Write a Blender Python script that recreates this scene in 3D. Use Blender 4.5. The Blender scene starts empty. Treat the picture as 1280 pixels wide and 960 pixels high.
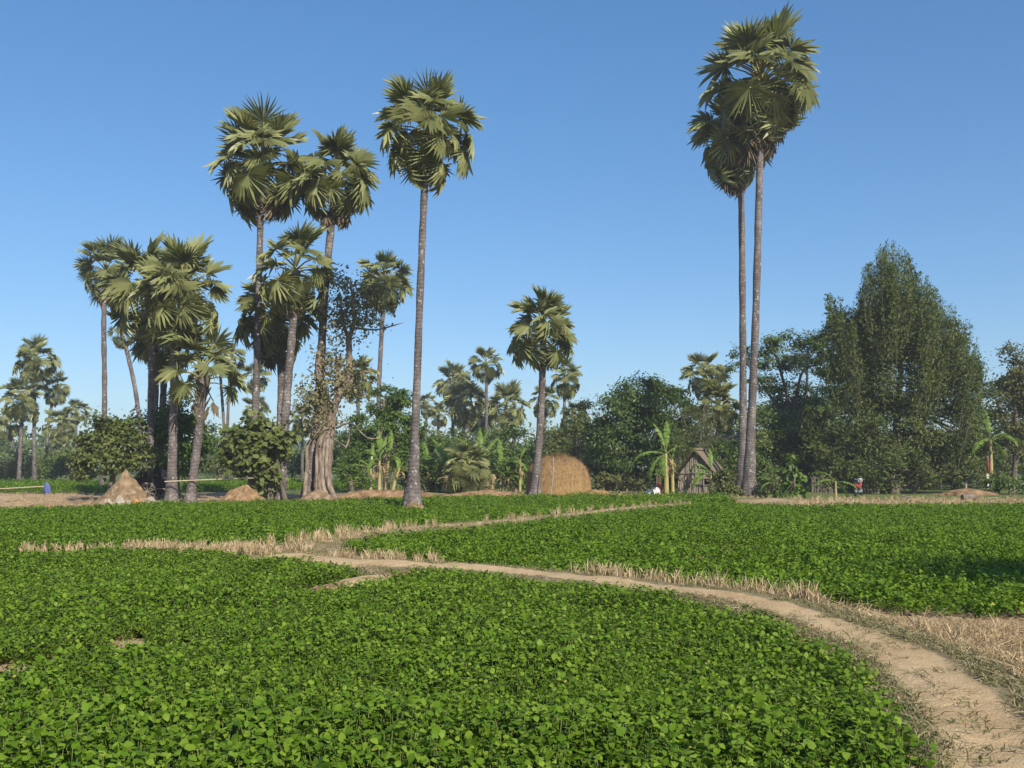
import bpy, math, random
import numpy as np
from mathutils import Vector, Matrix, Euler

SC = bpy.context.scene
COL = SC.collection
R = math.radians
rng = np.random.default_rng(7)
random.seed(7)

# ------------------------------------------------------------------ camera
FPX, CX, CY, HC = 1229.0, 640.0, 480.0, 1.85
PITCH = math.atan(102.0 / FPX)
cam = bpy.data.cameras.new('camera')
cam.sensor_width = 36.0
cam.lens = 36.0 * FPX / 1280.0
cam.clip_start = 0.1
cam.clip_end = 8000
camo = bpy.data.objects.new('camera', cam)
camo.location = (0, 0, HC)
camo.rotation_euler = (R(90) + PITCH, 0, 0)
COL.objects.link(camo)
SC.camera = camo

# ------------------------------------------------------------------ light
SUN_EL, SUN_AZ = R(35), R(152)       # azimuth from +Y clockwise, sun behind the viewer to the right
sdir = Vector((math.sin(SUN_AZ) * math.cos(SUN_EL), math.cos(SUN_AZ) * math.cos(SUN_EL), math.sin(SUN_EL)))
sun = bpy.data.lights.new('sun', 'SUN')
sun.energy = 4.6
sun.angle = R(0.55)
sun.color = (1.0, 0.93, 0.82)
suno = bpy.data.objects.new('sun', sun)
suno.rotation_euler = sdir.to_track_quat('Z', 'Y').to_euler()
COL.objects.link(suno)

W = bpy.data.worlds.new('World')
SC.world = W
W.use_nodes = True
wn = W.node_tree
bg = wn.nodes['Background']
sky = wn.nodes.new('ShaderNodeTexSky')
sky.sky_type = 'NISHITA'
sky.sun_disc = False
sky.sun_elevation = SUN_EL
sky.sun_rotation = SUN_AZ
sky.altitude = 0
sky.air_density = 1.0
sky.dust_density = 0.6
sky.ozone_density = 2.5
hsv = wn.nodes.new('ShaderNodeHueSaturation')
hsv.inputs['Saturation'].default_value = 1.25
wn.links.new(sky.outputs[0], hsv.inputs['Color'])
gam = wn.nodes.new('ShaderNodeGamma')
gam.inputs[1].default_value = .72
wn.links.new(hsv.outputs[0], gam.inputs[0])
wb = wn.nodes.new('ShaderNodeMix'); wb.data_type = 'RGBA'; wb.blend_type = 'MULTIPLY'
wb.inputs[0].default_value = 1.0
wb.inputs[7].default_value = (.66, .82, 1.0, 1)
wn.links.new(gam.outputs[0], wb.inputs[6])
wn.links.new(wb.outputs[2], bg.inputs[0])
bg.inputs[1].default_value = 0.15

SC.view_settings.view_transform = 'Standard'
SC.view_settings.look = 'None'
SC.view_settings.exposure = 0.6
SC.view_settings.gamma = 1.0
SC.cycles.max_bounces = 6
SC.cycles.diffuse_bounces = 3
SC.cycles.transparent_max_bounces = 6


# ------------------------------------------------------------------ pixel <-> world (photo pixels, 1280x960)
def ray(px, py):
    u, v = (px - CX) / FPX, (CY - py) / FPX
    return np.array([u, math.cos(PITCH) - math.sin(PITCH) * v, math.sin(PITCH) + math.cos(PITCH) * v])


def G(px, py, z=0.0):
    d = ray(px, py)
    return np.array([0, 0, HC]) + d * ((z - HC) / d[2])


def at(px, py, Y):
    d = ray(px, py)
    return np.array([0, 0, HC]) + d * (Y / d[1])


def mpp(Y):
    return Y / FPX


# ------------------------------------------------------------------ noise
_perm = rng.random((256, 256))


def vnoise(x, y):
    x = np.asarray(x, float); y = np.asarray(y, float)
    xi = np.floor(x).astype(int); yi = np.floor(y).astype(int)
    fx = x - xi; fy = y - yi
    fx = fx * fx * (3 - 2 * fx); fy = fy * fy * (3 - 2 * fy)
    a = _perm[xi & 255, yi & 255]; b = _perm[(xi + 1) & 255, yi & 255]
    c = _perm[xi & 255, (yi + 1) & 255]; d = _perm[(xi + 1) & 255, (yi + 1) & 255]
    return (a * (1 - fx) + b * fx) * (1 - fy) + (c * (1 - fx) + d * fx) * fy


def fbm(x, y, o=4):
    s, a, t = 0, 1, 0
    for k in range(o):
        s = s + a * vnoise(x * 2 ** k + 17.3 * k, y * 2 ** k + 9.1 * k); t += a; a *= .5
    return s / t


def sstep(a, b, x):
    t = np.clip((x - a) / (b - a), 0, 1)
    return t * t * (3 - 2 * t)


# ------------------------------------------------------------------ materials
def nmat(name):
    m = bpy.data.materials.new(name)
    m.use_nodes = True
    nt = m.node_tree
    return m, nt, nt.nodes['Principled BSDF'], nt.nodes['Material Output']


def node(nt, typ, **kw):
    n = nt.nodes.new(typ)
    for k, v in kw.items():
        if k.startswith('i_'):
            n.inputs[k[2:]].default_value = v
        else:
            setattr(n, k, v)
    return n


def ramp(nt, fac, stops):
    r = nt.nodes.new('ShaderNodeValToRGB')
    e = r.color_ramp.elements
    while len(e) < len(stops):
        e.new(0.5)
    for k, (p, c) in enumerate(stops):
        e[k].position = p
        e[k].color = (*c, 1)
    nt.links.new(fac, r.inputs[0])
    return r.outputs[0]


def noise_tex(nt, scale, detail=4, rough=.6, stretch=(1, 1, 1), coord='Object'):
    tc = nt.nodes.new('ShaderNodeTexCoord')
    mp = nt.nodes.new('ShaderNodeMapping')
    mp.inputs['Scale'].default_value = stretch
    nt.links.new(tc.outputs[coord], mp.inputs[0])
    n = nt.nodes.new('ShaderNodeTexNoise')
    n.inputs['Scale'].default_value = scale
    n.inputs['Detail'].default_value = detail
    n.inputs['Roughness'].default_value = rough
    nt.links.new(mp.outputs[0], n.inputs['Vector'])
    return n.outputs['Fac']


def bump(nt, bsdf, h, strength=.5, dist=.02):
    b = nt.nodes.new('ShaderNodeBump')
    b.inputs['Strength'].default_value = strength
    b.inputs['Distance'].default_value = dist
    nt.links.new(h, b.inputs['Height'])
    nt.links.new(b.outputs[0], bsdf.inputs['Normal'])


def mixc(nt, fac, a, b, mode='MIX'):
    m = nt.nodes.new('ShaderNodeMix')
    m.data_type = 'RGBA'
    m.blend_type = mode
    for s, v in ((m.inputs[0], fac), (m.inputs[6], a), (m.inputs[7], b)):
        if hasattr(v, 'links'):
            nt.links.new(v, s)
        elif isinstance(v, tuple):
            s.default_value = (*v, 1)
        else:
            s.default_value = v
    return m.outputs[2]


def leaf_mat(name, c0, c1, c2, trans=.3, rough=.5, spec=.25, tcol=None, last=None):
    """thin leaf: colour from a per-leaf random tint, part of the light passes through"""
    m, nt, b, out = nmat(name)
    a = node(nt, 'ShaderNodeAttribute', attribute_name='tint')
    oi = nt.nodes.new('ShaderNodeObjectInfo')
    ad = node(nt, 'ShaderNodeMath', operation='MULTIPLY_ADD')
    nt.links.new(oi.outputs['Random'], ad.inputs[0])
    ad.inputs[1].default_value = .22
    nt.links.new(a.outputs['Fac'], ad.inputs[2])
    sb = node(nt, 'ShaderNodeMath', operation='SUBTRACT')
    nt.links.new(ad.outputs[0], sb.inputs[0]); sb.inputs[1].default_value = .11
    col = ramp(nt, sb.outputs[0], [(0, c0), (.55, c1), (1, c2)] if last is None else [(0, c0), (.52, c1), (.93, c2), (1, last)])
    nt.links.new(col, b.inputs['Base Color'])
    b.inputs['Roughness'].default_value = rough
    b.inputs['Specular IOR Level'].default_value = spec
    tr = nt.nodes.new('ShaderNodeBsdfTranslucent')
    nt.links.new(mixc(nt, 1.0, col, tcol or (1.0, 1.0, .45), 'MULTIPLY'), tr.inputs[0])
    mx = nt.nodes.new('ShaderNodeMixShader')
    mx.inputs[0].default_value = trans
    nt.links.new(b.outputs[0], mx.inputs[1]); nt.links.new(tr.outputs[0], mx.inputs[2])
    nt.links.new(mx.outputs[0], out.inputs[0])
    return m


def noise_mat(name, stops, scale=3, stretch=(1, 1, 1), rough=.9, bstr=.5, bdist=.02, detail=5, spec=.15, scale2=None):
    m, nt, b, out = nmat(name)
    n = noise_tex(nt, scale, detail, .65, stretch)
    col = ramp(nt, n, stops)
    if scale2:
        n2 = noise_tex(nt, scale2, 3, .6, stretch)
        v = ramp(nt, n2, [(.3, (.55, .55, .55)), (.7, (1.25, 1.25, 1.25))])
        col = mixc(nt, 1.0, col, v, 'MULTIPLY')
    nt.links.new(col, b.inputs['Base Color'])
    b.inputs['Roughness'].default_value = rough
    b.inputs['Specular IOR Level'].default_value = spec
    bump(nt, b, n, bstr, bdist)
    return m


M = {}
M['bean'] = leaf_mat('bean_leaf', (.046, .100, .006), (.108, .195, .011), (.215, .300, .036), .30, .55, .14, last=(.34, .33, .06))
M['bean_stem'] = noise_mat('bean_stem', [(.3, (.10, .14, .03)), (.7, (.18, .2, .06))], 20)
M['palm'] = leaf_mat('palm_leaf', (.148, .172, .062), (.270, .290, .110), (.415, .412, .195), .34, .40, .45)
M['petiole'] = noise_mat('palm_petiole', [(.35, (.17, .19, .05)), (.55, (.27, .25, .07)), (.72, (.40, .27, .07))], 1.1, rough=.5)
M['dead_palm'] = leaf_mat('dead_palm_leaf', (.10, .075, .045), (.19, .145, .09), (.30, .23, .15), .12, .8, .1)
M['mango'] = leaf_mat('dark_leaf', (.042, .080, .015), (.094, .145, .025), (.185, .225, .050), .32, .45, .3)
M['olive'] = leaf_mat('olive_leaf', (.065, .095, .024), (.125, .158, .040), (.200, .215, .066), .34)
M['fresh'] = leaf_mat('fresh_leaf', (.058, .108, .016), (.108, .178, .028), (.180, .240, .052), .35)
M['needle'] = leaf_mat('fine_leaf', (.050, .080, .020), (.104, .136, .032), (.180, .205, .060), .30, .6, .2)
M['brownish'] = leaf_mat('brownish_leaf', (.070, .085, .022), (.128, .135, .038), (.205, .180, .058), .30)
M['grey_leaf'] = leaf_mat('dusty_leaf', (.13, .135, .055), (.225, .21, .095), (.32, .28, .14), .32)
M['bamboo_leaf'] = leaf_mat('thin_leaf', (.075, .095, .025), (.115, .135, .036), (.165, .17, .06), .3)
M['banana'] = leaf_mat('banana_leaf', (.10, .185, .025), (.16, .255, .04), (.23, .32, .065), .40, .35, .4)
M['dry_leaf'] = leaf_mat('dry_leaf', (.17, .12, .06), (.30, .22, .12), (.43, .34, .20), .15, .85, .1)
M['banana_stem'] = noise_mat('banana_stem', [(.25, (.20, .17, .06)), (.5, (.34, .29, .12)), (.75, (.26, .16, .08))], 3, (1, 1, .35), .6)
M['bark'] = noise_mat('tree_bark', [(.25, (.07, .055, .04)), (.55, (.14, .115, .085)), (.8, (.22, .19, .15))], 3, (1, 1, .25), .9, .8, .04)
M['pale_bark'] = noise_mat('pale_bark', [(.3, (.075, .055, .04)), (.5, (.20, .152, .112)), (.7, (.34, .275, .212))], 5, (1, 1, .35), .85, .9, .05)
M['earth'] = noise_mat('mound_earth', [(.3, (.10, .066, .036)), (.5, (.22, .15, .085)), (.68, (.34, .25, .155))], 3.2, rough=.95, bstr=1, bdist=.12, detail=8)
M['red_earth'] = noise_mat('red_earth', [(.3, (.10, .06, .03)), (.5, (.235, .145, .075)), (.68, (.34, .235, .135))], 2.6, rough=.95, bstr=1, bdist=.1, detail=8)
M['hay'] = noise_mat('hay', [(.2, (.14, .085, .036)), (.5, (.28, .175, .075)), (.8, (.40, .275, .13))], 5, (3, 3, .6), .9, 1, .06, 8, .1, 40)
M['straw'] = leaf_mat('straw', (.26, .185, .095), (.42, .31, .17), (.58, .46, .28), .15, .7, .2, (1, .9, .7))
M['hay_straw'] = leaf_mat('hay_straw', (.16, .10, .045), (.275, .178, .080), (.40, .28, .14), .12, .75, .2, (1, .9, .7))
M['dryg'] = leaf_mat('dry_grass', (.14, .145, .06), (.235, .21, .105), (.37, .315, .18), .2, .8, .1, (1, .9, .6))
M['thatch'] = noise_mat('thatch', [(.2, (.11, .08, .055)), (.5, (.21, .16, .115)), (.8, (.32, .26, .20))], 6, (3, 3, 1), .95, 1, .04, 8, .1, 30)
M['mat_wall'] = noise_mat('woven_wall', [(.2, (.12, .095, .07)), (.5, (.23, .19, .145)), (.8, (.36, .31, .25))], 8, (2, 2, .5), .9, .8, .03, 6, .1, 25)
M['wood'] = noise_mat('grey_wood', [(.2, (.12, .10, .08)), (.5, (.23, .195, .16)), (.8, (.34, .30, .25))], 6, (2, 2, .3), .85, .6, .02)
M['bamboo'] = noise_mat('bamboo_pole', [(.2, (.34, .27, .16)), (.8, (.52, .44, .30))], 5, (.5, 1, 1), .5)
M['metal'] = noise_mat('corrugated_metal', [(.3, (.16, .18, .20)), (.7, (.32, .34, .36))], 2, rough=.45, spec=.5)
M['black'] = noise_mat('black_cover', [(.3, (.012, .012, .014)), (.7, (.03, .03, .032))], 3, rough=.6, bstr=.6, bdist=.1)
M['blue'] = noise_mat('blue_cloth', [(.3, (.05, .065, .20)), (.7, (.12, .145, .36))], 6, rough=.8)
M['white'] = noise_mat('white_sack', [(.3, (.50, .48, .44)), (.7, (.74, .72, .68))], 5, rough=.8)
M['red'] = noise_mat('red_cloth', [(.3, (.17, .028, .03)), (.7, (.30, .07, .06))], 8, rough=.8)
M['orange'] = noise_mat('orange_clay', [(.3, (.50, .16, .05)), (.7, (.66, .27, .10))], 5, rough=.9, bstr=.8, bdist=.05)
M['rubber'] = noise_mat('tyre_rubber', [(.3, (.015, .015, .015)), (.7, (.03, .03, .03))], 8, rough=.8)
M['stone'] = noise_mat('field_stone', [(.2, (.22, .18, .13)), (.8, (.42, .36, .28))], 4, rough=.9, bstr=.8, bdist=.05)


def palm_bark():
    m, nt, b, out = nmat('palm_bark')
    n = noise_tex(nt, 2.2, 6, .65, (1, 1, .5))
    fine = noise_tex(nt, 14, 4, .7, (1, 1, .6))
    col = ramp(nt, n, [(.3, (.070, .056, .051)), (.5, (.128, .107, .097)), (.7, (.215, .185, .170))])
    tc = nt.nodes.new('ShaderNodeTexCoord')
    wv = node(nt, 'ShaderNodeTexWave', wave_type='BANDS', bands_direction='Z')
    wv.inputs['Scale'].default_value = 1.9
    wv.inputs['Distortion'].default_value = 7
    wv.inputs['Detail'].default_value = 3
    nt.links.new(tc.outputs['Object'], wv.inputs['Vector'])
    col = mixc(nt, .22, col, ramp(nt, wv.outputs['Fac'], [(.1, (.45, .45, .45)), (.6, (1, 1, 1))]), 'MULTIPLY')
    col = mixc(nt, .6, col, ramp(nt, fine, [(.3, (.55, .55, .55)), (.7, (1.3, 1.3, 1.3))]), 'MULTIPLY')
    lich = noise_tex(nt, 5.5, 6, .75, (1, 1, .8))
    lm = ramp(nt, lich, [(.57, (0, 0, 0)), (.66, (1, 1, 1))])
    col = mixc(nt, lm, col, (.42, .40, .37))
    nt.links.new(col, b.inputs['Base Color'])
    b.inputs['Roughness'].default_value = .9
    b.inputs['Specular IOR Level'].default_value = .15
    ad = node(nt, 'ShaderNodeMath', operation='ADD')
    nt.links.new(wv.outputs['Fac'], ad.inputs[0]); nt.links.new(fine, ad.inputs[1])
    bump(nt, b, ad.outputs[0], .45, .03)
    return m


M['palm_bark'] = palm_bark()


def ground_mat():
    m, nt, b, out = nmat('field_ground')
    gr = node(nt, 'ShaderNodeAttribute', attribute_name='grassy').outputs['Fac']
    n1 = noise_tex(nt, .35, 6, .65)
    n2 = noise_tex(nt, 6, 6, .7)
    soil = ramp(nt, n1, [(.3, (.26, .165, .09)), (.5, (.36, .25, .145)), (.7, (.44, .33, .20))])
    soil = mixc(nt, .55, soil, ramp(nt, n2, [(.3, (.5, .5, .5)), (.7, (1.3, 1.3, 1.3))]), 'MULTIPLY')
    grass = ramp(nt, n2, [(.3, (.055, .085, .02)), (.5, (.10, .13, .035)), (.7, (.2, .18, .075))])
    nn = noise_tex(nt, 1.1, 5, .7)
    ad = node(nt, 'ShaderNodeMath', operation='MULTIPLY_ADD')
    nt.links.new(nn, ad.inputs[0]); ad.inputs[1].default_value = .8
    nt.links.new(gr, ad.inputs[2])
    f = ramp(nt, ad.outputs[0], [(.72, (0, 0, 0)), (.95, (1, 1, 1))])
    col = mixc(nt, f, soil, grass)
    nt.links.new(col, b.inputs['Base Color'])
    b.inputs['Roughness'].default_value = .95
    b.inputs['Specular IOR Level'].default_value = .1
    bump(nt, b, n2, .8, .05)
    return m


def path_mat():
    m, nt, b, out = nmat('trodden_path')
    wo = node(nt, 'ShaderNodeAttribute', attribute_name='worn').outputs['Fac']
    n0 = noise_tex(nt, 1.3, 5, .65)
    n1 = noise_tex(nt, 7, 6, .7)
    n2 = noise_tex(nt, 45, 5, .7)
    bare = ramp(nt, n0, [(.3, (.42, .29, .15)), (.7, (.55, .405, .235))])
    bare = mixc(nt, .5, bare, ramp(nt, n1, [(.3, (.7, .68, .66)), (.7, (1.15, 1.15, 1.15))]), 'MULTIPLY')
    rough = ramp(nt, n1, [(.25, (.135, .105, .055)), (.5, (.22, .175, .10)), (.75, (.33, .26, .16))])
    rough = mixc(nt, .6, rough, ramp(nt, n2, [(.3, (.55, .55, .5)), (.7, (1.3, 1.3, 1.3))]), 'MULTIPLY')
    ad = node(nt, 'ShaderNodeMath', operation='MULTIPLY_ADD')
    nt.links.new(n1, ad.inputs[0]); ad.inputs[1].default_value = .7
    nt.links.new(wo, ad.inputs[2])
    f = ramp(nt, ad.outputs[0], [(.68, (0, 0, 0)), (1.0, (1, 1, 1))])
    col = mixc(nt, f, rough, bare)
    nt.links.new(col, b.inputs['Base Color'])
    b.inputs['Roughness'].default_value = .95
    b.inputs['Specular IOR Level'].default_value = .1
    s = node(nt, 'ShaderNodeMath', operation='MULTIPLY_ADD')
    nt.links.new(n2, s.inputs[0]); s.inputs[1].default_value = .5; nt.links.new(n1, s.inputs[2])
    bump(nt, b, s.outputs[0], .8, .04)
    return m


M['ground'] = ground_mat()
M['path'] = path_mat()


# ------------------------------------------------------------------ mesh helpers
class MB:
    """collects quads and triangles with material index and tint"""
    def __init__(s):
        s.V, s.F, s.mi, s.ti, s.n = [], [], [], [], 0

    def add(s, V, F, mi=0, tint=None):
        V = np.asarray(V, float).reshape(-1, 3)
        F = np.asarray(F, int)
        if F.size == 0:
            return
        s.V.append(V)
        s.F.append(F + s.n)
        s.n += len(V)
        s.mi.append(np.full(len(F), mi))
        if tint is None:
            tint = .5
        s.ti.append(np.broadcast_to(np.asarray(tint, float), (len(F),)).copy())

    def mesh(s, name, mats, smooth=False, shift=None):
        V = np.concatenate(s.V) if s.V else np.zeros((0, 3))
        if shift is not None:
            V = V - np.asarray(shift, float)
        loops = np.concatenate([f.ravel() for f in s.F])
        tot = np.concatenate([np.full(len(f), f.shape[1]) for f in s.F])
        start = np.concatenate([[0], np.cumsum(tot)[:-1]])
        me = bpy.data.meshes.new(name)
        me.vertices.add(len(V)); me.vertices.foreach_set('co', V.ravel())
        me.loops.add(len(loops)); me.loops.foreach_set('vertex_index', loops.astype(np.int32))
        me.polygons.add(len(tot))
        me.polygons.foreach_set('loop_start', start.astype(np.int32))
        me.polygons.foreach_set('loop_total', tot.astype(np.int32))
        me.polygons.foreach_set('material_index', np.concatenate(s.mi).astype(np.int32))
        if smooth:
            me.polygons.foreach_set('use_smooth', np.ones(len(tot), bool))
        else:
            me.polygons.foreach_set('use_smooth', np.zeros(len(tot), bool))
        a = me.attributes.new('tint', 'FLOAT', 'FACE')
        a.data.foreach_set('value', np.concatenate(s.ti).astype(np.float32))
        for m in (mats if isinstance(mats, (list, tuple)) else [mats]):
            me.materials.append(m)
        me.update(calc_edges=True)
        me.validate()
        return me


def link(name, me, parent=None, loc=None):
    o = bpy.data.objects.new(name, me)
    COL.objects.link(o)
    if parent is not None:
        o.parent = parent
    if loc is not None:
        o.location = tuple(loc)
    return o


def tag(o, label=None, cat=None, group=None, kind=None):
    if label: o['label'] = label
    if cat: o['category'] = cat
    if group: o['group'] = group
    if kind: o['kind'] = kind
    return o


def thing(name, label, cat, loc, group=None, rz=0):
    o = bpy.data.objects.new(name, None)
    o.empty_display_size = .3
    COL.objects.link(o)
    o.location = tuple(loc)
    o.rotation_euler = (0, 0, rz)
    return tag(o, label, cat, group)


def catmull(P, n):
    P = np.asarray(P, float)
    if len(P) < 3:
        t = np.linspace(0, 1, n)[:, None]
        return P[0] * (1 - t) + P[-1] * t
    Q = np.vstack([2 * P[0] - P[1], P, 2 * P[-1] - P[-2]])
    seg = len(P) - 1
    out = []
    for t in np.linspace(0, seg, n):
        i = min(int(t), seg - 1); u = t - i
        p0, p1, p2, p3 = Q[i], Q[i + 1], Q[i + 2], Q[i + 3]
        out.append(.5 * ((2 * p1) + (-p0 + p2) * u + (2 * p0 - 5 * p1 + 4 * p2 - p3) * u * u + (-p0 + 3 * p1 - 3 * p2 + p3) * u ** 3))
    return np.array(out)


def tube(mb, P, rad, sides=8, mi=0, tint=.5, wob=0, cap=True):
    P = np.asarray(P, float)
    n = len(P)
    rad = np.broadcast_to(np.asarray(rad, float), (n,))
    T = np.gradient(P, axis=0)
    T /= np.linalg.norm(T, axis=1)[:, None] + 1e-9
    ref = np.array([0, 1, 0.0]) if abs(T[0][1]) < .8 else np.array([1.0, 0, 0])
    A = np.cross(T, ref); A /= np.linalg.norm(A, axis=1)[:, None] + 1e-9
    B = np.cross(T, A)
    ang = np.linspace(0, 2 * math.pi, sides, endpoint=False)
    rr = rad[:, None] * (1 + wob * (rng.random((n, sides)) - .5) * 2) if wob else rad[:, None] * np.ones((1, sides))
    V = P[:, None, :] + rr[..., None] * (np.cos(ang)[None, :, None] * A[:, None, :] + np.sin(ang)[None, :, None] * B[:, None, :])
    i = np.arange(n - 1)[:, None] * sides
    j = np.arange(sides)[None, :]
    k = (j + 1) % sides
    F = np.stack([i + j, i + k, i + sides + k, i + sides + j], -1).reshape(-1, 4)
    mb.add(V.reshape(-1, 3), F, mi, tint)
    if cap:
        c = np.vstack([V[-1], V[-1].mean(0)])
        mb.add(c, [[a, (a + 1) % sides, sides] for a in range(sides)], mi, tint)
        c = np.vstack([V[0], V[0].mean(0)])
        mb.add(c, [[(a + 1) % sides, a, sides] for a in range(sides)], mi, tint)


def box(mb, c, s, rot=None, mi=0, tint=.5):
    h = np.asarray(s, float) / 2
    v = np.array([[x, y, z] for x in (-1, 1) for y in (-1, 1) for z in (-1, 1)]) * h
    if rot is not None:
        v = v @ np.array(Euler(rot).to_matrix()).T
    F = [[0, 1, 3, 2], [4, 6, 7, 5], [0, 4, 5, 1], [2, 3, 7, 6], [0, 2, 6, 4], [1, 5, 7, 3]]
    mb.add(v + np.asarray(c, float), F, mi, tint)


def norm(v):
    return v / (np.linalg.norm(v, axis=-1, keepdims=True) + 1e-9)


def leaves(mb, P, N, size, aspect=.5, kind='diamond', mi=0, hang=0.0, tint=None, droop=0.0):
    """many small leaf faces at points P facing roughly N"""
    n = len(P)
    N = norm(N)
    Rn = rng.normal(size=(n, 3)); Rn[:, 2] -= hang
    D = norm(Rn - (Rn * N).sum(1, keepdims=True) * N)
    S = np.cross(N, D)
    L = (size * rng.uniform(.65, 1.35, n))[:, None]
    Wd = L * aspect * rng.uniform(.8, 1.2, n)[:, None]
    if tint is None:
        tint = np.clip(rng.normal(.5, .22, n), 0, 1)
    tip = P + D * L - N * L * droop
    if kind == 'diamond':
        V = np.stack([P, P + D * L * .5 + S * Wd * .5 + N * Wd * .12, tip, P + D * L * .5 - S * Wd * .5 + N * Wd * .12], 1)
        mb.add(V.reshape(-1, 3), np.arange(n * 4).reshape(n, 4), mi, tint)
    else:
        V = np.stack([P, P + D * L * .3 + S * Wd * .5, P + D * L * .75 + S * Wd * .42, tip,
                      P + D * L * .75 - S * Wd * .42, P + D * L * .3 - S * Wd * .5], 1)
        b = np.arange(n)[:, None] * 6
        F = np.concatenate([b + np.array([[0, 1, 2, 3]]), b + np.array([[0, 3, 4, 5]])])
        mb.add(V.reshape(-1, 3), F, mi, np.concatenate([tint, tint]))


# ------------------------------------------------------------------ ground
def axis(lo, hi, step, far_lo, far_hi, g=1.25):
    a = list(np.arange(lo, hi + 1e-6, step))
    s, x = step, lo
    left = []
    while x > far_lo:
        s *= g; x -= s; left.append(x)
    s, x = step, a[-1]
    right = []
    while x < far_hi:
        s *= g; x += s; right.append(x)
    return np.array(left[::-1] + a + right)


def ground_h(x, y):
    far = sstep(44, 54, y) * (1 - sstep(90, 200, y))
    return far * (fbm(x * .35, y * .35, 4) - .45) * .28 - .01


def build_ground():
    xs = axis(-40, 45, .4, -1500, 1500)
    ys = axis(1, 80, .4, -300, 2200)
    X, Y = np.meshgrid(xs, ys)
    Z = ground_h(X, Y)
    V = np.stack([X, Y, Z], -1).reshape(-1, 3)
    w, h = len(xs), len(ys)
    i = np.arange(h - 1)[:, None] * w; j = np.arange(w - 1)[None, :]
    F = np.stack([i + j, i + j + 1, i + w + j + 1, i + w + j], -1).reshape(-1, 4)
    mb = MB(); mb.add(V, F)
    me = mb.mesh('ground', M['ground'], True)
    g = .18 + .6 * sstep(62, 75, Y) + .25 * sstep(0, 1, fbm(X * .1 + 5, Y * .1, 3)) * sstep(45, 55, Y)
    g = g + .25 * sstep(1, 4, np.abs(X - 7) * 0 + X - 4) * sstep(50, 58, Y)
    a = me.attributes.new('grassy', 'FLOAT', 'POINT')
    a.data.foreach_set('value', g.ravel().astype(np.float32))
    tag(link('ground', me), 'tan and grassy soil reaching to the horizon', None, None, 'structure')


build_ground()

# paths and bunds: centre lines in photo pixels
MAIN = [(1375, 1075), (1300, 980), (1258, 915), (1206, 862), (1137, 815), (1058, 783), (962, 753), (850, 735), (760, 724), (680, 715), (600, 708),
        (520, 704), (440, 701), (370, 694), (320, 690)]
BRANCH = [(350, 690), (395, 683), (440, 674), (520, 665), (620, 656), (700, 648), (790, 638), (860, 632)]
LEFTB = [(335, 691), (290, 694), (200, 692), (130, 692), (60, 694), (-60, 696), (-200, 698)]


def strip(name, label, px, wid, hgt, worn_w, worn_off=0.0, z=.15, step=.14, cols=21, wob=.1, wornmax=1.0):
    P = np.array([G(x, y, z) for x, y in px])
    n = int(np.sum(np.linalg.norm(np.diff(P, axis=0), axis=1)) / step)
    C = catmull(P, n)
    T = norm(np.gradient(C, axis=0)); T[:, 2] = 0
    S = np.stack([T[:, 1], -T[:, 0], np.zeros(n)], 1)      # right side of the walking direction
    t = np.linspace(-1, 1, cols)
    sarc = np.arange(n) * step
    w = np.interp(np.linspace(0, 1, n), np.linspace(0, 1, len(wid)), wid)
    edge = 1 + .25 * (fbm(sarc * .9 + 3, np.zeros(n) + .5, 3) - .5)
    Xw = C[:, None, :] + S[:, None, :] * (t[None, :, None] * (w * edge)[:, None, None])
    prof = hgt * (1 - np.abs(t) ** 2.6)[None, :]
    nz = (fbm(Xw[..., 0] * 2.2, Xw[..., 1] * 2.2, 4) - .5) * wob
    Z = prof * (1 + 0 * nz) + nz * (1 - np.abs(t)[None, :] ** 4) - .03 * np.abs(t)[None, :] ** 6
    off = worn_off + .25 * (fbm(sarc * .35, np.zeros(n) + 8.2, 2) - .5)
    ww = np.interp(np.linspace(0, 1, n), np.linspace(0, 1, len(worn_w)), worn_w)
    dist = np.abs(t[None, :] * w[:, None] - off[:, None])
    worn = sstep(1.25, .45, dist / ww[:, None]) * wornmax
    Z -= worn * .025
    en = sstep(0, .9, np.minimum(sarc, sarc[::-1]))[:, None]      # the bank runs out into the soil at both ends
    Z = Z * en - .06 * (1 - en)
    Xw[..., 2] = Z
    mb = MB()
    i = np.arange(n - 1)[:, None] * cols; j = np.arange(cols - 1)[None, :]
    mb.add(Xw.reshape(-1, 3), np.stack([i + j, i + j + 1, i + cols + j + 1, i + cols + j], -1).reshape(-1, 4))
    me = mb.mesh(name, M['path'], True)
    a = me.attributes.new('worn', 'FLOAT', 'POINT')
    a.data.foreach_set('value', worn.ravel().astype(np.float32))
    o = tag(link(name, me), label, None, None, 'structure')
    return C, S, w


mainC, mainS, mainW = strip('path', 'worn tan footpath winding along the field bank', MAIN, [1.0, 1.0, .9, .8, .72, .72, .8], .22, [.40, .38, .31, .29, .30, .36, .55], -.12, .2)
brC, brS, brW = strip('field_bank', 'dry grassy bank running back between the bean fields', BRANCH, [.9, .8, .7, .7, .7], .26, [.62, .36, .3, .3], 0, .12, step=.25, cols=13, wornmax=.75)
lfC, lfS, lfW = strip('field_bank', 'dry stubble bank along the top of the foreground field', LEFTB, [.7, .6, .5, .5], .12, [.3, .2, .2], 0, .1, step=.25, cols=13, wornmax=.4)
CLOD = [(395, 738), (430, 731), (480, 722), (530, 714)]
clC, clS, clW = strip('dry_patch', 'cracked dry soil patch beside the path', CLOD, [.35, .6, .7, .5], .14, [.6, .6], 0, .1, step=.1, cols=17, wob=.16)


# ------------------------------------------------------------------ scattering
def proto_collection(name, meshes):
    c = bpy.data.collections.new(name)
    for k, me in enumerate(meshes):
        o = bpy.data.objects.new(name, me)
        c.objects.link(o)
    return c


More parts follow.
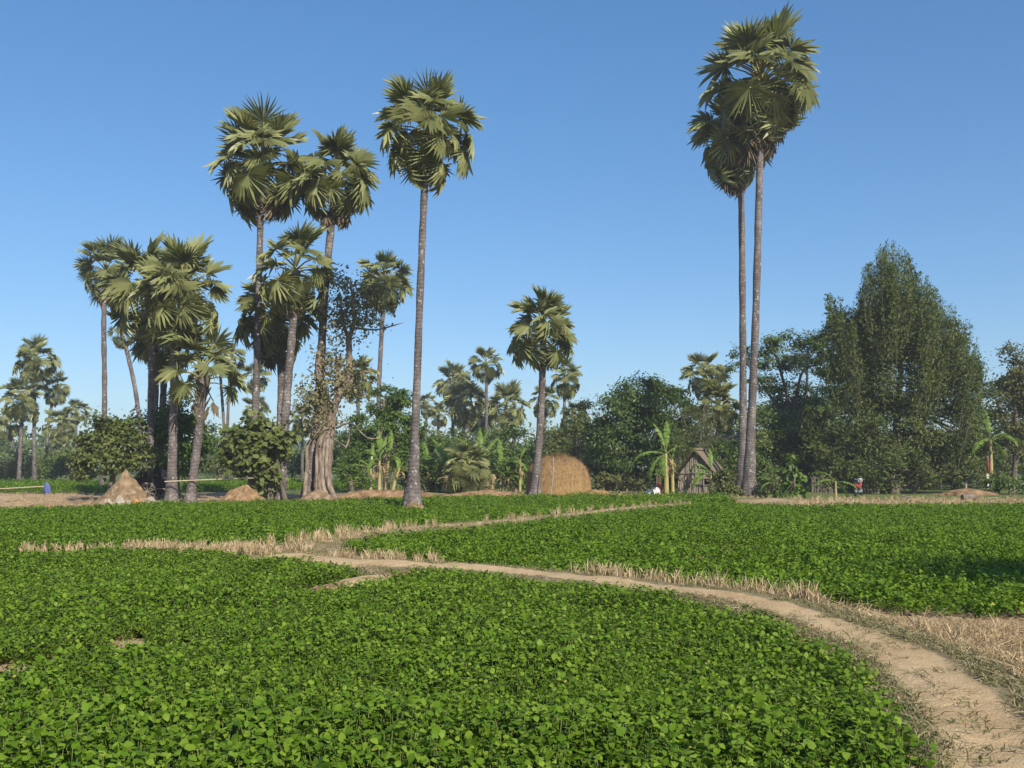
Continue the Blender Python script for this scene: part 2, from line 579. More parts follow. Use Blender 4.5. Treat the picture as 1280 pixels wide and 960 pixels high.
def scatter(name, label, cat, P, scl, coll, tilt=.15, rz=None, kind='stuff'):
    P = np.asarray(P, float); n = len(P)
    me = bpy.data.meshes.new(name)
    me.vertices.add(n); me.vertices.foreach_set('co', P.ravel())
    a = me.attributes.new('scl', 'FLOAT', 'POINT'); a.data.foreach_set('value', np.asarray(scl, np.float32))
    rot = np.stack([rng.normal(0, tilt, n), rng.normal(0, tilt, n), rng.uniform(0, 6.283, n) if rz is None else rz], 1).astype(np.float32)
    a = me.attributes.new('rot', 'FLOAT_VECTOR', 'POINT'); a.data.foreach_set('vector', rot.ravel())
    o = link(name, me)
    tag(o, label, cat, None, kind)
    nt = bpy.data.node_groups.new('scatter', 'GeometryNodeTree')
    nt.interface.new_socket('Geometry', in_out='INPUT', socket_type='NodeSocketGeometry')
    nt.interface.new_socket('Geometry', in_out='OUTPUT', socket_type='NodeSocketGeometry')
    gi = nt.nodes.new('NodeGroupInput'); go = nt.nodes.new('NodeGroupOutput')
    ip = nt.nodes.new('GeometryNodeInstanceOnPoints')
    ci = nt.nodes.new('GeometryNodeCollectionInfo')
    ci.inputs['Collection'].default_value = coll
    ci.inputs['Separate Children'].default_value = True
    ci.inputs['Reset Children'].default_value = True
    ip.inputs['Pick Instance'].default_value = True
    na = node(nt, 'GeometryNodeInputNamedAttribute', data_type='FLOAT_VECTOR'); na.inputs[0].default_value = 'rot'
    nb = node(nt, 'GeometryNodeInputNamedAttribute', data_type='FLOAT'); nb.inputs[0].default_value = 'scl'
    L = nt.links.new
    L(gi.outputs[0], ip.inputs['Points']); L(ci.outputs[0], ip.inputs['Instance'])
    L(na.outputs[0], ip.inputs['Rotation']); L(nb.outputs[0], ip.inputs['Scale'])
    L(ip.outputs[0], go.inputs[0])
    md = o.modifiers.new('scatter', 'NODES')
    md.node_group = nt
    return o


def in_poly(P, poly):
    x, y = P[:, 0], P[:, 1]
    r = np.zeros(len(P), bool)
    q = np.asarray(poly)
    j = len(q) - 1
    for i in range(len(q)):
        xi, yi = q[i][0], q[i][1]; xj, yj = q[j][0], q[j][1]
        c = ((yi > y) != (yj > y)) & (x < (xj - xi) * (y - yi) / (yj - yi + 1e-12) + xi)
        r ^= c; j = i
    return r


def dist_line(P, C):
    d = np.full(len(P), 1e9)
    side = np.zeros(len(P))
    C = C[::2, :2]
    for a in range(0, len(P), 4000):
        q = P[a:a + 4000, None, :2] - C[None]
        d[a:a + 4000] = np.sqrt((q ** 2).sum(-1)).min(1)
    return d


def bean_mesh(k, ntri, near):
    r = np.random.default_rng(100 + k)
    mb = MB()
    for i in range(ntri):
        a = r.uniform(0, 6.283); rad = .19 * math.sqrt(r.random())
        top = .12 + .14 * r.random() ** 1.6 if i < ntri * .65 else .04 + .10 * r.random()
        c = np.array([rad * math.cos(a), rad * math.sin(a), top])
        if near:
            tube(mb, [[c[0] * .3, c[1] * .3, 0], [c[0] * .8, c[1] * .8, top * .6], c], .0028, 3, 1, .5, 0, False)
        head = r.uniform(0, 6.283)
        tint0 = r.normal(.45, .2)
        for q in (-1, 0, 1):
            h = head + q * 1.75
            el = r.normal(-.05, .55)
            D = np.array([math.cos(h) * math.cos(el), math.sin(h) * math.cos(el), math.sin(el)])
            up = np.array([r.normal(0, .3), r.normal(0, .3), 1.0])
            S = np.cross(D, up); S /= np.linalg.norm(S)
            N = np.cross(S, D)
            L = r.uniform(.028, .061) * (1.0 if near else 1.2); w = L * r.uniform(.36, .44)
            b = c + D * (.03 if q == 0 else .008)
            cup = r.uniform(.0, .28)
            V = [b, b + D * L * .28 + S * w + N * w * cup, b + D * L * .65 + S * w * .78 + N * (w * cup * .9 - L * .03),
                 b + D * L - N * L * r.uniform(.0, .25), b + D * L * .65 - S * w * .78 + N * (w * cup * .9 - L * .03),
                 b + D * L * .28 - S * w + N * w * cup, b + D * L * .5 + N * L * .03]
            t = np.clip(tint0 + r.normal(0, .1), 0, .8) if r.random() > (.005 if near else .0012) else 1.3
            mb.add(V, [[0, 6, 2, 1], [0, 5, 4, 6]], 0, t)
            mb.add(V, [[6, 3, 2], [6, 4, 3]], 0, t)
    return mb.mesh('bean_plant', [M['bean'], M['bean_stem']], near)


bean_near = proto_collection('bean_plant', [bean_mesh(k, 38, True) for k in range(7)])
bean_far = proto_collection('bean_plant_sparse', [bean_mesh(20 + k, 22, False) for k in range(5)])


def jgrid(x0, x1, y0, y1, s):
    X, Y = np.meshgrid(np.arange(x0, x1, s), np.arange(y0, y1, s))
    P = np.stack([X.ravel(), Y.ravel()], 1)
    return P + rng.uniform(-.5, .5, P.shape) * s


def visible(P, margin=60):
    px = CX + FPX * P[:, 0] / np.maximum(P[:, 1], .1)
    return (px > -margin - 100) & (px < 1280 + margin + 100) & (P[:, 1] > 4)


def px_poly(L, z=0.0):
    return [G(x, y, z)[:2] for x, y in L]


def field(name, label, poly, s, coll, scale, bare=None, ex=None):
    q = np.asarray(poly)
    P = jgrid(q[:, 0].min(), q[:, 0].max(), q[:, 1].min(), q[:, 1].max(), s)
    P = P[in_poly(P, poly) & visible(P)]
    keep = np.ones(len(P), bool)
    dm = dist_line(P, mainC)
    bz = .20 * (1 - np.minimum(dm / .92, 1) ** 2.6) * (P[:, 1] < 14)
    for C, w in ((mainC, np.interp(np.linspace(0, 1, len(mainC)), [0, .2, .35, 1], [.60, .68, .76, .7])), (brC, .62), (lfC, .36), (clC, .6)):
        C2 = C[::2, :2]; w2 = np.broadcast_to(w, (len(C),))[::2]
        for a in range(0, len(P), 4000):
            d = np.sqrt(((P[a:a + 4000, None] - C2[None]) ** 2).sum(-1))
            keep[a:a + 4000] &= ((d - w2[None]).min(1) > .12 * (vnoise(P[a:a + 4000, 0] * 3, P[a:a + 4000, 1] * 3) - .2))
    if bare is not None:
        for (bx, by, br) in bare:
            c = G(bx, by, .05)[:2]
            dd = np.sqrt((P[:, 0] - c[0]) ** 2 + ((P[:, 1] - c[1]) * .6) ** 2)
            keep &= dd > br * (.6 + .8 * vnoise(P[:, 0] * 4, P[:, 1] * 4))
    if ex is not None:
        for (x, y, r) in ex:
            keep &= ((P[:, 0] - x) ** 2 + (P[:, 1] - y) ** 2) > r * r
    P = P[keep]; bz = bz[keep]
    sc = scale * (.60 + .66 * fbm(P[:, 0] * .8, P[:, 1] * .8, 3)) * rng.uniform(.85, 1.15, len(P))
    return scatter(name, label, 'crop', np.column_stack([P, bz + ground_h(P[:, 0], P[:, 1])]), sc, coll, .14)


p1 = G(515, 637)
# fields (outlines on the ground, in photo pixels)
mc = [tuple(p[:2]) for p in mainC[::12]]
fg = [(-6.0, 3.5)] + [(2.6, 3.5)] + mc + [tuple(lfC[int((len(lfC) - 1) * f)][:2]) for f in (.2, .5, .75, 1)] + [(-30, 3.5)]
field('bean_crop', 'leafy green bean crop filling the foreground below the footpath', fg, .150, bean_near, 1.0,
      [(140, 812, .42), (185, 815, .26), (45, 832, .38), (10, 842, .45), (222, 810, .22), (340, 770, .15), (700, 800, .14), (95, 820, .2)])
ml = px_poly([(-260, 692), (-60, 693), (60, 692), (200, 690), (335, 688), (440, 672), (620, 655), (800, 636), (700, 629), (600, 627), (420, 630), (180, 635), (100, 641), (0, 642), (-200, 643)])
field('bean_crop', 'mid distance bean crop between the stubble bank and the palm grove', ml, .26, bean_far, 1.15, [(40, 676, .5), (460, 636, .6), (400, 637, .5)], [(p1[0], p1[1] - .5, 1.5)])
mr = [tuple(p[:2]) for p in mainC[::14] if p[1] > 13.6][::-1][2:] + px_poly([(930, 741), (1000, 748), (1062, 759), (1120, 764), (1180, 768), (1300, 768), (1500, 775)], .05) + [(40, 14), (50, 40)] + px_poly([(1400, 639), (1280, 637), (1100, 638), (1000, 638), (940, 636), (860, 634), (700, 649), (520, 666), (400, 684)])
field('bean_crop', 'wide bean crop on the far side of the footpath', mr, .235, bean_far, 1.1, [(915, 689, .5), (895, 693, .38), (875, 698, .36), (932, 685, .36), (858, 702, .3)], None)
bs = px_poly([(560, 634), (700, 634), (800, 634), (920, 631), (900, 624.5), (740, 624.5), (640, 627), (560, 630)])
field('bean_crop', 'thin strip of bean crop in front of the haystack', bs, .36, bean_far, 1.35)
fl = px_poly([(-120, 618), (140, 618), (140, 606), (-120, 606)])
field('bean_crop', 'distant strip of green crop under the far palms', fl, .7, bean_far, 2.0)
fm = px_poly([(230, 617), (290, 613), (470, 612), (470, 606), (230, 605)])
field('bean_crop', 'distant strip of green crop seen between the grove trunks', fm, .7, bean_far, 2.0)


# stubble, straw, dry grass
def stub_mesh(k, n, h, spread, lean, mat, w=.004, bend=.0):
    r = np.random.default_rng(300 + k)
    mb = MB()
    for i in range(n):
        a = r.uniform(0, 6.283); rd = spread * math.sqrt(r.random())
        b = np.array([rd * math.cos(a), rd * math.sin(a), -.01])
        hh = h * r.uniform(.55, 1.1)
        d = np.array([r.normal(0, lean), r.normal(0, lean), 1.0]); d /= np.linalg.norm(d)
        s = np.cross(d, [math.cos(a * 3), math.sin(a * 3), 0]); s /= np.linalg.norm(s) + 1e-9
        m = b + d * hh * .55; e = b + d * hh + np.array([r.normal(0, bend), r.normal(0, bend), -abs(r.normal(0, bend))]) * hh
        ww = w * r.uniform(.7, 1.4)
        mb.add([b - s * ww, b + s * ww, m + s * ww * .9, m - s * ww * .9, e + s * ww * .5, e - s * ww * .5], [[0, 1, 2, 3], [3, 2, 4, 5]], 0, r.uniform(0, 1))
    return mb.mesh('tuft', mat)


stub = proto_collection('stubble_tuft', [stub_mesh(k, 15, .30, .07, .14, M['straw'], .006, .12) for k in range(5)])
mess = proto_collection('straw_tangle', [stub_mesh(40 + k, 20, .24, .16, .9, M['straw'], .0032, .5) for k in range(6)])
shortg = proto_collection('dry_grass_tuft', [stub_mesh(60 + k, 16, .075, .08, .8, M['dryg'], .0035, .5) for k in range(6)])
clod = []
for k in range(4):
    r = np.random.default_rng(k)
    mb = MB()
    t, p = np.meshgrid(np.linspace(0, math.pi, 5), np.linspace(0, 2 * math.pi, 7)[:-1], indexing='ij')
    rr = .05 * (1 + r.uniform(-.35, .35, t.shape))
    V = np.stack([rr * np.sin(t) * np.cos(p), rr * np.sin(t) * np.sin(p), rr * np.cos(t) * .7], -1)
    i = np.arange(4)[:, None] * 6; j = np.arange(6)[None, :]
    mb.add(V.reshape(-1, 3), np.stack([i + j, i + (j + 1) % 6, i + 6 + (j + 1) % 6, i + 6 + j], -1).reshape(-1, 4)[:, ::-1])
    clod.append(mb.mesh('clod', M['earth']))
clods = proto_collection('soil_clod', clod)


def along(C, S, w, off0, off1, n, f0=0, f1=1, z=0.04, clump=None):
    hb = .22 if C is mainC else .26 if C is brC else .12 if C is lfC else .14
    i = (rng.uniform(f0, f1, n) * (len(C) - 1)).astype(int)
    if clump:
        i = i[vnoise(i * clump, np.zeros(len(i)) + .3) > .42]
    t = rng.uniform(off0, off1, len(i))
    P = C[i] + S[i] * (t * np.broadcast_to(w, (len(C),))[i])[:, None]
    P[:, 2] = z + (hb * (1 - np.minimum(np.abs(t), 1) ** 2.6))
    return P


# walking direction of MAIN runs from the camera outward; its right side is the far field
P = np.vstack([along(mainC, mainS, mainW, .62, .95, 330, .42, 1, -.02, .17), along(mainC, mainS, mainW, .9, 1.15, 60, .25, .6, -.03, .15)])
scatter('stubble', 'cut rice stubble standing along the far edge of the footpath', 'stubble', P, rng.uniform(.55, 1.15, len(P)), stub, .1)
P = np.vstack([along(lfC, lfS, lfW, -.75, .6, 420, .06, .45, 0, None), along(lfC, lfS, lfW, -.5, .6, 90, .5, 1, 0, .2),
               along(brC, brS, brW, -.8, .7, 70, 0, .2, 0, .2), along(brC, brS, brW, -.8, .8, 160, .2, 1, -.02, .3)])
scatter('stubble', 'cut rice stubble on the banks between the back fields', 'stubble', P, rng.uniform(.5, 1.05, len(P)), stub, .15)
P = np.vstack([along(mainC, mainS, mainW, .65, 2.6, 2300, 0.0, .40, -.01, None), along(mainC, mainS, mainW, .6, 1.2, 250, .2, .5, -.01, .2),
               along(mainC, mainS, mainW, -1.1, -.7, 70, .0, .5, -.0, .2)])
P[:, 2] = np.maximum(P[:, 2], .0)
scatter('straw', 'tangled dry straw heaped beside the footpath at the near right', 'straw', P, rng.uniform(.5, 1.1, len(P)), mess, .3)
P = np.vstack([along(mainC, mainS, mainW, -1.05, -.46, 6500, 0, .5, -.012), along(mainC, mainS, mainW, .26, 1.5, 7500, 0, .5, -.012),
               along(mainC, mainS, mainW, -1.0, -.5, 500, .5, 1, -.012), along(mainC, mainS, mainW, .3, 1.0, 500, .5, 1, -.012), along(mainC, mainS, mainW, -.45, .45, 130, 0, .4, -.02),
               along(brC, brS, brW, -1, 1, 1500, 0, 1, -.012), along(lfC, lfS, lfW, -1, 1, 900, 0, .6, -.012)])
scatter('dry_grass', 'short dry grass growing on the shoulders of the path and banks', 'grass', P, rng.uniform(.5, 1.3, len(P)), shortg, .2)
P = np.vstack([along(clC, clS, clW, -.9, .9, 420, 0, 1, -.06), along(mainC, mainS, mainW, -.9, -.35, 90, 0, .5, 0.0)])
scatter('soil_clods', 'broken dry clods scattered on the soil patch and the path', 'clods', P, rng.uniform(.2, 1.0, len(P)) ** 1.5 * 1.3, clods, .5)
# dry grass verge of the village edge
P = np.vstack([np.column_stack([G(rng.uniform(990, 1300), rng.uniform(623, 639)) for _ in range(1)]).T] +
              [G(x, y)[None] for x, y in zip(rng.uniform(985, 1330, 700), rng.uniform(624, 640, 700))])
scatter('dry_grass', 'pale dry grass strip behind the far field at right', 'grass', P, rng.uniform(.6, 1.2, len(P)), stub, .4)
P = np.array([G(x, y) for x, y in zip(rng.uniform(620, 1000, 900), rng.uniform(612, 624, 900))])
scatter('dry_grass', 'dry grass around the haystack and the hut', 'grass', P, rng.uniform(.4, 1.0, len(P)), stub, .5)
P = np.array([G(x, y) for x, y in zip(rng.uniform(-60, 430, 420), rng.uniform(617, 636, 420))])
scatter('straw', 'scattered straw on bare soil below the palm grove', 'straw', P, rng.uniform(.8, 1.6, len(P)), mess, .4)
# near lump of earth at the field edge
# ------------------------------------------------------------------ fan palms
def fan_leaf(k, bend, droop, pet, fold, span=122, nseg=25, dead=False, curl=.0):
    """one fan leaf: petiole along +X, pleated blade with free pointed tips"""
    r = np.random.default_rng(500 + k)
    mb = MB()
    hub = np.array([pet, 0, -.04 * pet])
    tube(mb, [[0, 0, 0], [pet * .5, 0, .05 * pet], hub], [.045, .030, .022], 4, 1, .5, 0, False)
    cb, sb = math.cos(bend), math.sin(bend)
    angs = np.linspace(-R(span), R(span), nseg + 1)
    tt = np.clip(r.normal(.5, .12), 0, 1)
    for i in range(nseg):
        a = .5 * (angs[i] + angs[i + 1]) + r.normal(0, .035); da = (angs[i + 1] - angs[i]) * .5
        u = abs(a) / R(span)
        L = 1.0 * (1 - .25 * u ** 2) * r.uniform(.9, 1.06)
        if dead:
            L *= r.uniform(.75, 1)
        rows = []; wv = r.normal(0, .09); sd = 1 + r.uniform(-.6, .9)
        for q, (f, wf, lift) in enumerate(((.40, 1.0, .066), (.72, .60, .038), (1.0, 0, 0))):
            rad = L * f
            dd = droop * max(0, f - .35) ** 1.5 * sd
            w = rad * math.tan(da) * wf if f < 1 else 0
            if f > .5: w = .40 * L * math.tan(da) * wf
            base = np.array([math.cos(a) * rad, math.sin(a) * rad, 0])
            per = np.array([-math.sin(a), math.cos(a), 0])
            z0 = fold * abs(math.sin(a)) * rad - dd + wv * f * f
            rad2 = 1 - .35 * dd
            c = base * rad2 + np.array([0, 0, z0])
            rows.append((c + per * w - np.array([0, 0, lift]), c + np.array([0, 0, lift]), c - per * w - np.array([0, 0, lift])))
        V = [[0, 0, 0], *rows[0], *rows[1], rows[2][1]]
        V = np.array(V)
        V = np.column_stack([V[:, 0] * cb + V[:, 2] * sb, V[:, 1], -V[:, 0] * sb + V[:, 2] * cb]) + hub
        t = np.clip(tt + r.normal(0, .13), 0, 1)
        mb.add(V, [[0, 2, 1], [0, 3, 2], [4, 5, 7], [5, 6, 7]], 0, t)
        mb.add(V, [[1, 2, 5, 4], [2, 3, 6, 5]], 0, t)
    return mb.mesh('fan_leaf', [M['dead_palm'] if dead else M['palm'], M['dead_palm'] if dead else M['petiole']])


FAN = {'up': [fan_leaf(k, .30, .15, 1.12, .28) for k in range(3)],
       'mid': [fan_leaf(10 + k, .80, .22, 1.18, .12) for k in range(4)],
       'low': [fan_leaf(20 + k, 1.1, .40, 1.2, .04) for k in range(4)],
       'hang': [fan_leaf(30 + k, .85, .60, 1.0, -.10, 105, 21) for k in range(3)],
       'dead': [fan_leaf(40 + k, .25, .25, .9, -.25, 62, 15, True) for k in range(3)]}


def palm(label, Y, pts, wb, wm, rad, n=34, top=1.35, low=-.72, dead=6, seed=0, group='fan palms in the grove', name='fan_palm', cat='palm tree',
         boots=0, yscale=1.0, skirt=.0, world=None):
    """pts: trunk in photo pixels from the base up to the hub of the crown; rad: crown radius in pixels"""
    r = np.random.default_rng(900 + seed)
    if world is None:
        W3 = np.array([at(x, y, Y) for x, y in pts])
        k = mpp(Y)
    else:
        W3 = np.asarray(world, float); k = 1.0
    W3[0, 2] = ground_h(W3[0, 0], W3[0, 1]) - .05
    base = W3[0].copy(); base[2] = 0
    root = thing(name, label, cat, base, group)
    P = W3 - base
    P[1:-1, 1] += r.normal(0, .12, len(P) - 2)
    C = catmull(P, 44)
    h = C[:, 2]; H = h[-1]
    s = np.linspace(0, 1, len(C))
    rb, rm = wb * k / 2, wm * k / 2
    rad_t = rm * (1 - .12 * s) + (rb - rm) * np.exp(-h / (.075 * H + .12)) * 1.0
    rad_t *= 1 + .05 * np.sin(s * 57 + r.uniform(0, 6)) + r.normal(0, .02, len(s))
    mb = MB()
    tube(mb, C, rad_t, 12, 0, .5, .03, True)
    link('trunk', mb.mesh('trunk', M['palm_bark'], True), root)
    hub = C[-1]
    sc = rad * k / 1.76
    n = int(n * r.uniform(1.0, 1.25))
    low = low * r.uniform(.9, 1.2); twist = r.uniform(.35, .65)
    if boots:
        mb = MB()
        for i in range(boots):
            f = r.uniform(.55, .99) if boots > 40 else r.uniform(.82, .99)
            j = int(f * (len(C) - 1)); a = r.uniform(0, 6.28)
            d = np.array([math.cos(a), math.sin(a), 0])
            tube(mb, [C[j] + d * rad_t[j] * .8, C[j] + d * (rad_t[j] + .08) + [0, 0, .22], C[j] + d * (rad_t[j] + .22) + [0, 0, .5]], [.06, .045, .03], 4, 0)
        link('leaf_base', mb.mesh('leaf_base', M['petiole'] if boots < 40 else M['dead_palm']), root)
    ga = 2.39996
    for i in range(n):
        f = (i + .5) / n
        el = top + (low - top) * f ** .85 + r.normal(0, .16)
        az = i * ga + r.normal(0, .3)
        kind = 'up' if el > .75 else 'mid' if el > .05 else 'low' if el > -.5 else 'hang'
        me = FAN[kind][r.integers(len(FAN[kind]))]
        o = bpy.data.objects.new('palm_leaf', me)
        COL.objects.link(o); o.parent = root
        q = sc * r.uniform(.80, 1.12)
        off = np.array([0, 0, (.32 - .75 * f) * sc])
        o.location = tuple(hub + off)
        o.rotation_euler = Euler((r.normal(0, twist), -el, az), 'XYZ')
        o.scale = (q, q, q)
    for i in range(dead):
        az = i * ga * 1.3 + r.uniform(0, 1); el = -r.uniform(.85, 1.3)
        o = bpy.data.objects.new('dead_leaf', FAN['dead'][r.integers(3)])
        COL.objects.link(o); o.parent = root
        q = sc * r.uniform(.62, .9)
        o.location = tuple(hub + np.array([0, 0, -(.55 + skirt * r.random()) * sc])); o.rotation_euler = Euler((r.normal(0, .4), -el, az), 'XYZ'); o.scale = (q, q, q)
    return root


GN_, GF = 'fan palms in and beside the grove', 'small fan palms in the distance'
d1 = p1[1]
palm('tall lone fan palm with swollen grey base standing in the bean field', d1, [(515, 638), (520, 520), (526, 350), (531, 230), (534, 166)], 28, 9.6, 67, 42, seed=1, dead=9, group=GN_)
palm('tall fan palm with spotted pale trunk rising behind the round leaved bush', 50, [(316, 630), (319, 520), (323, 380), (325, 280), (328, 208)], 20, 9, 66, 44, seed=2, dead=8, group=GN_)
palm('tall fan palm whose trunk base is wrapped by the pale rooted fig tree', 49.6, [(386, 628), (392, 560), (400, 470), (405, 390), (412, 300), (421, 226)], 26, 10.5, 54, 42, seed=3, dead=9, group=GN_, skirt=.5)
palm('mid height fan palm with yellow leaf stalks between the two taller trunks', 48, [(350, 628), (359, 500), (365, 420), (370, 338)], 18, 11, 54, 24, top=1.3, low=-.9, seed=4, dead=3, group=GN_, boots=10)
palm('dark shaded fan palm with drooping leaves behind the spotted pale trunk', 51.5, [(350, 624), (351, 540), (351, 470), (346, 395)], 16, 10, 56, 34, top=1.0, low=-1.0, seed=5, dead=10, group=GN_, skirt=.6)
palm('fan palm with pale slim trunk beside the cart wheel', 53, [(188, 622), (187, 520), (189, 430), (186, 366)], 16, 8.5, 58, 34, seed=6, dead=5, group=GN_)
palm('dense crowned fan palm with thick dark trunk tied to the bamboo rail', 49, [(214, 630), (217, 520), (221, 440), (228, 372)], 21, 11, 62, 40, seed=7, dead=5, group=GN_)
palm('dark trunked fan palm half hidden behind the dense crowned one', 57, [(198, 612), (203, 500), (206, 430)], 15, 9, 42, 28, low=-1.0, seed=8, dead=8, group=GN_)
palm('second dark trunked fan palm hidden behind the dense crowned one', 59, [(190, 611), (195, 500), (197, 420)], 13, 8, 36, 22, low=-1.0, seed=9, dead=6, group=GN_)
palm('short stout fan palm with rough leaf bases and fresh open crown', 48.5, [(237, 629), (246, 560), (253, 510), (254, 468)], 18, 11, 50, 16, top=1.25, low=-.15, seed=10, dead=2, group=GN_, boots=60)
palm('slim tall fan palm at the outer left edge of the grove', 74, [(128, 608), (130, 500), (131, 400), (133, 342)], 10, 6.5, 38, 32, seed=11, dead=4, group=GN_)
palm('thin leaning fan palm with a tiny worn crown', 74, [(184, 606), (170, 500), (157, 440), (152, 418)], 7, 5.5, 17, 14, seed=12, dead=4, group=GN_, top=.6, low=-1.2)
palm('slim fan palm with sunlit round crown beyond the sparse fig tree', 78, [(474, 606), (474, 500), (477, 420), (481, 354)], 9, 6, 36, 32, seed=13, dead=4, group=GN_)
palm('fan palm leaning at the left of the round haystack', 57, [(668, 620), (676, 520), (678, 460), (679, 414)], 21, 9, 48, 36, seed=14, dead=6, group=GN_)
palm('pale trunked rear fan palm of the tall pair beside the hut', 62, [(927, 618), (928, 520), (928, 380), (926, 240), (918, 178)], 20, 9, 58, 50, top=1.0, low=-1.05, seed=15, dead=9, group=GN_, skirt=.5)
palm('tallest fan palm, spotted brown trunk in front of its paler twin', 60, [(936, 621), (939, 540), (944, 400), (949, 240), (952, 104)], 23, 10, 74, 56, top=1.4, low=-1.0, seed=16, dead=12, group=GN_, skirt=.9)
palm('squat fan palm with brown sagging lower leaves beside the banana plants', 58, [(583, 620), (584, 605), (585, 588)], 17, 14, 34, 26, top=1.2, low=-.5, seed=17, dead=8, group=GN_)
far = [
 ('tallest of the far fan palms beside the open left field', 100, [(43, 603), (44, 500), (44, 450)], 6, 4.5, 29, 30),
 ('far fan palm with full crown at the left of the open field', 98, [(23, 603), (25, 550), (28, 500)], 6, 5, 27, 28),
 ('dark crowned far fan palm just behind the tallest far one', 104, [(58, 601), (61, 540), (68, 488)], 5, 4, 20, 26),
 ('far fan palm on a leaning trunk over the left field edge', 99, [(58, 603), (66, 570), (76, 534)], 6, 4.5, 23, 26),
 ('small far fan palm beside the leaning one', 116, [(95, 600), (95, 560), (96, 516)], 4, 3, 16, 24),
 ('low far fan palm cut by the left edge of the picture', 108, [(36, 601), (20, 565), (9, 532)], 5, 4, 20, 26),
 ('far fan palm with a thin straight trunk behind the rough short palm', 100, [(283, 604), (285, 520), (288, 450)], 5, 4, 21, 28),
 ('far fan palm with a slightly tilted trunk behind the rough short palm', 104, [(285, 602), (279, 520), (274, 448)], 5, 4, 15, 22),
 ('far fan palm seen just left of the spotted pale trunk', 105, [(318, 602), (319, 530), (320, 474)], 5, 4, 19, 26),
 ('lower far fan palm seen under the dark shaded crown', 118, [(314, 599), (316, 560), (318, 514)], 4, 3.5, 17, 24),
 ('small far fan palm seen between grove trunks and the fig tree', 92, [(378, 604), (378, 560), (377, 527)], 5, 4, 19, 24),
 ('far fan palm behind the branches of the fig tree', 76, [(448, 607), (448, 540), (447, 474)], 7, 5, 27, 30),
 ('small far fan palm right beside the lone field palm trunk', 112, [(531, 600), (532, 550), (534, 508)], 4.5, 3.5, 15, 24),
 ('low far fan palm with hanging leaves near the lone field palm', 112, [(549, 600), (548, 560), (548, 520)], 4, 3.5, 14, 22),
 ('far fan palm with stacked ragged crown left of the middle cluster', 118, [(566, 600), (566, 550), (567, 482)], 5.5, 4.5, 25, 32),
 ('fan palm in the front of the middle cluster above the banana leaves', 114, [(578, 600), (579, 560), (581, 508)], 6, 5, 28, 32),
 ('far fan palm standing clear above the middle cluster', 108, [(607, 600), (608, 530), (608, 457)], 5, 4, 23, 26),
 ('fan palm tucked in the middle cluster behind the others', 120, [(602, 600), (602, 570), (602, 522)], 5, 4, 22, 26),
 ('fan palm with orange leaf stalks right of the middle cluster', 113, [(631, 600), (631, 560), (633, 510)], 6, 5, 29, 34),
 ('slim far fan palm directly right of the haystack palm crown', 92, [(704, 602), (705, 540), (706, 474)], 5.5, 4, 23, 26),
 ('far fan palm half hidden behind the haystack palm trunk', 100, [(680, 602), (680, 560), (681, 502)], 5, 4, 20, 26),
 ('low far fan palm among the thin trees behind the haystack', 88, [(722, 603), (721, 570), (719, 524)], 5, 4, 22, 28),
 ('fan palm with pale green crown rising behind the big dark tree', 84, [(884, 605), (883, 540), (881, 470)], 6, 5, 28, 30),
 ('lower fan palm with hanging orange stalks left of the tall pair', 76, [(897, 608), (897, 560), (899, 510)], 8, 6, 31, 32),
]
for i, (lb, Y, pts, wb, wm, rad, n) in enumerate(far):
    palm(lb, Y, pts, wb, wm, rad, n, seed=40 + i, dead=3, group=GF, low=-.7 if i % 3 else -.95, boots=8 if i in (16, 18, 23) else 0)


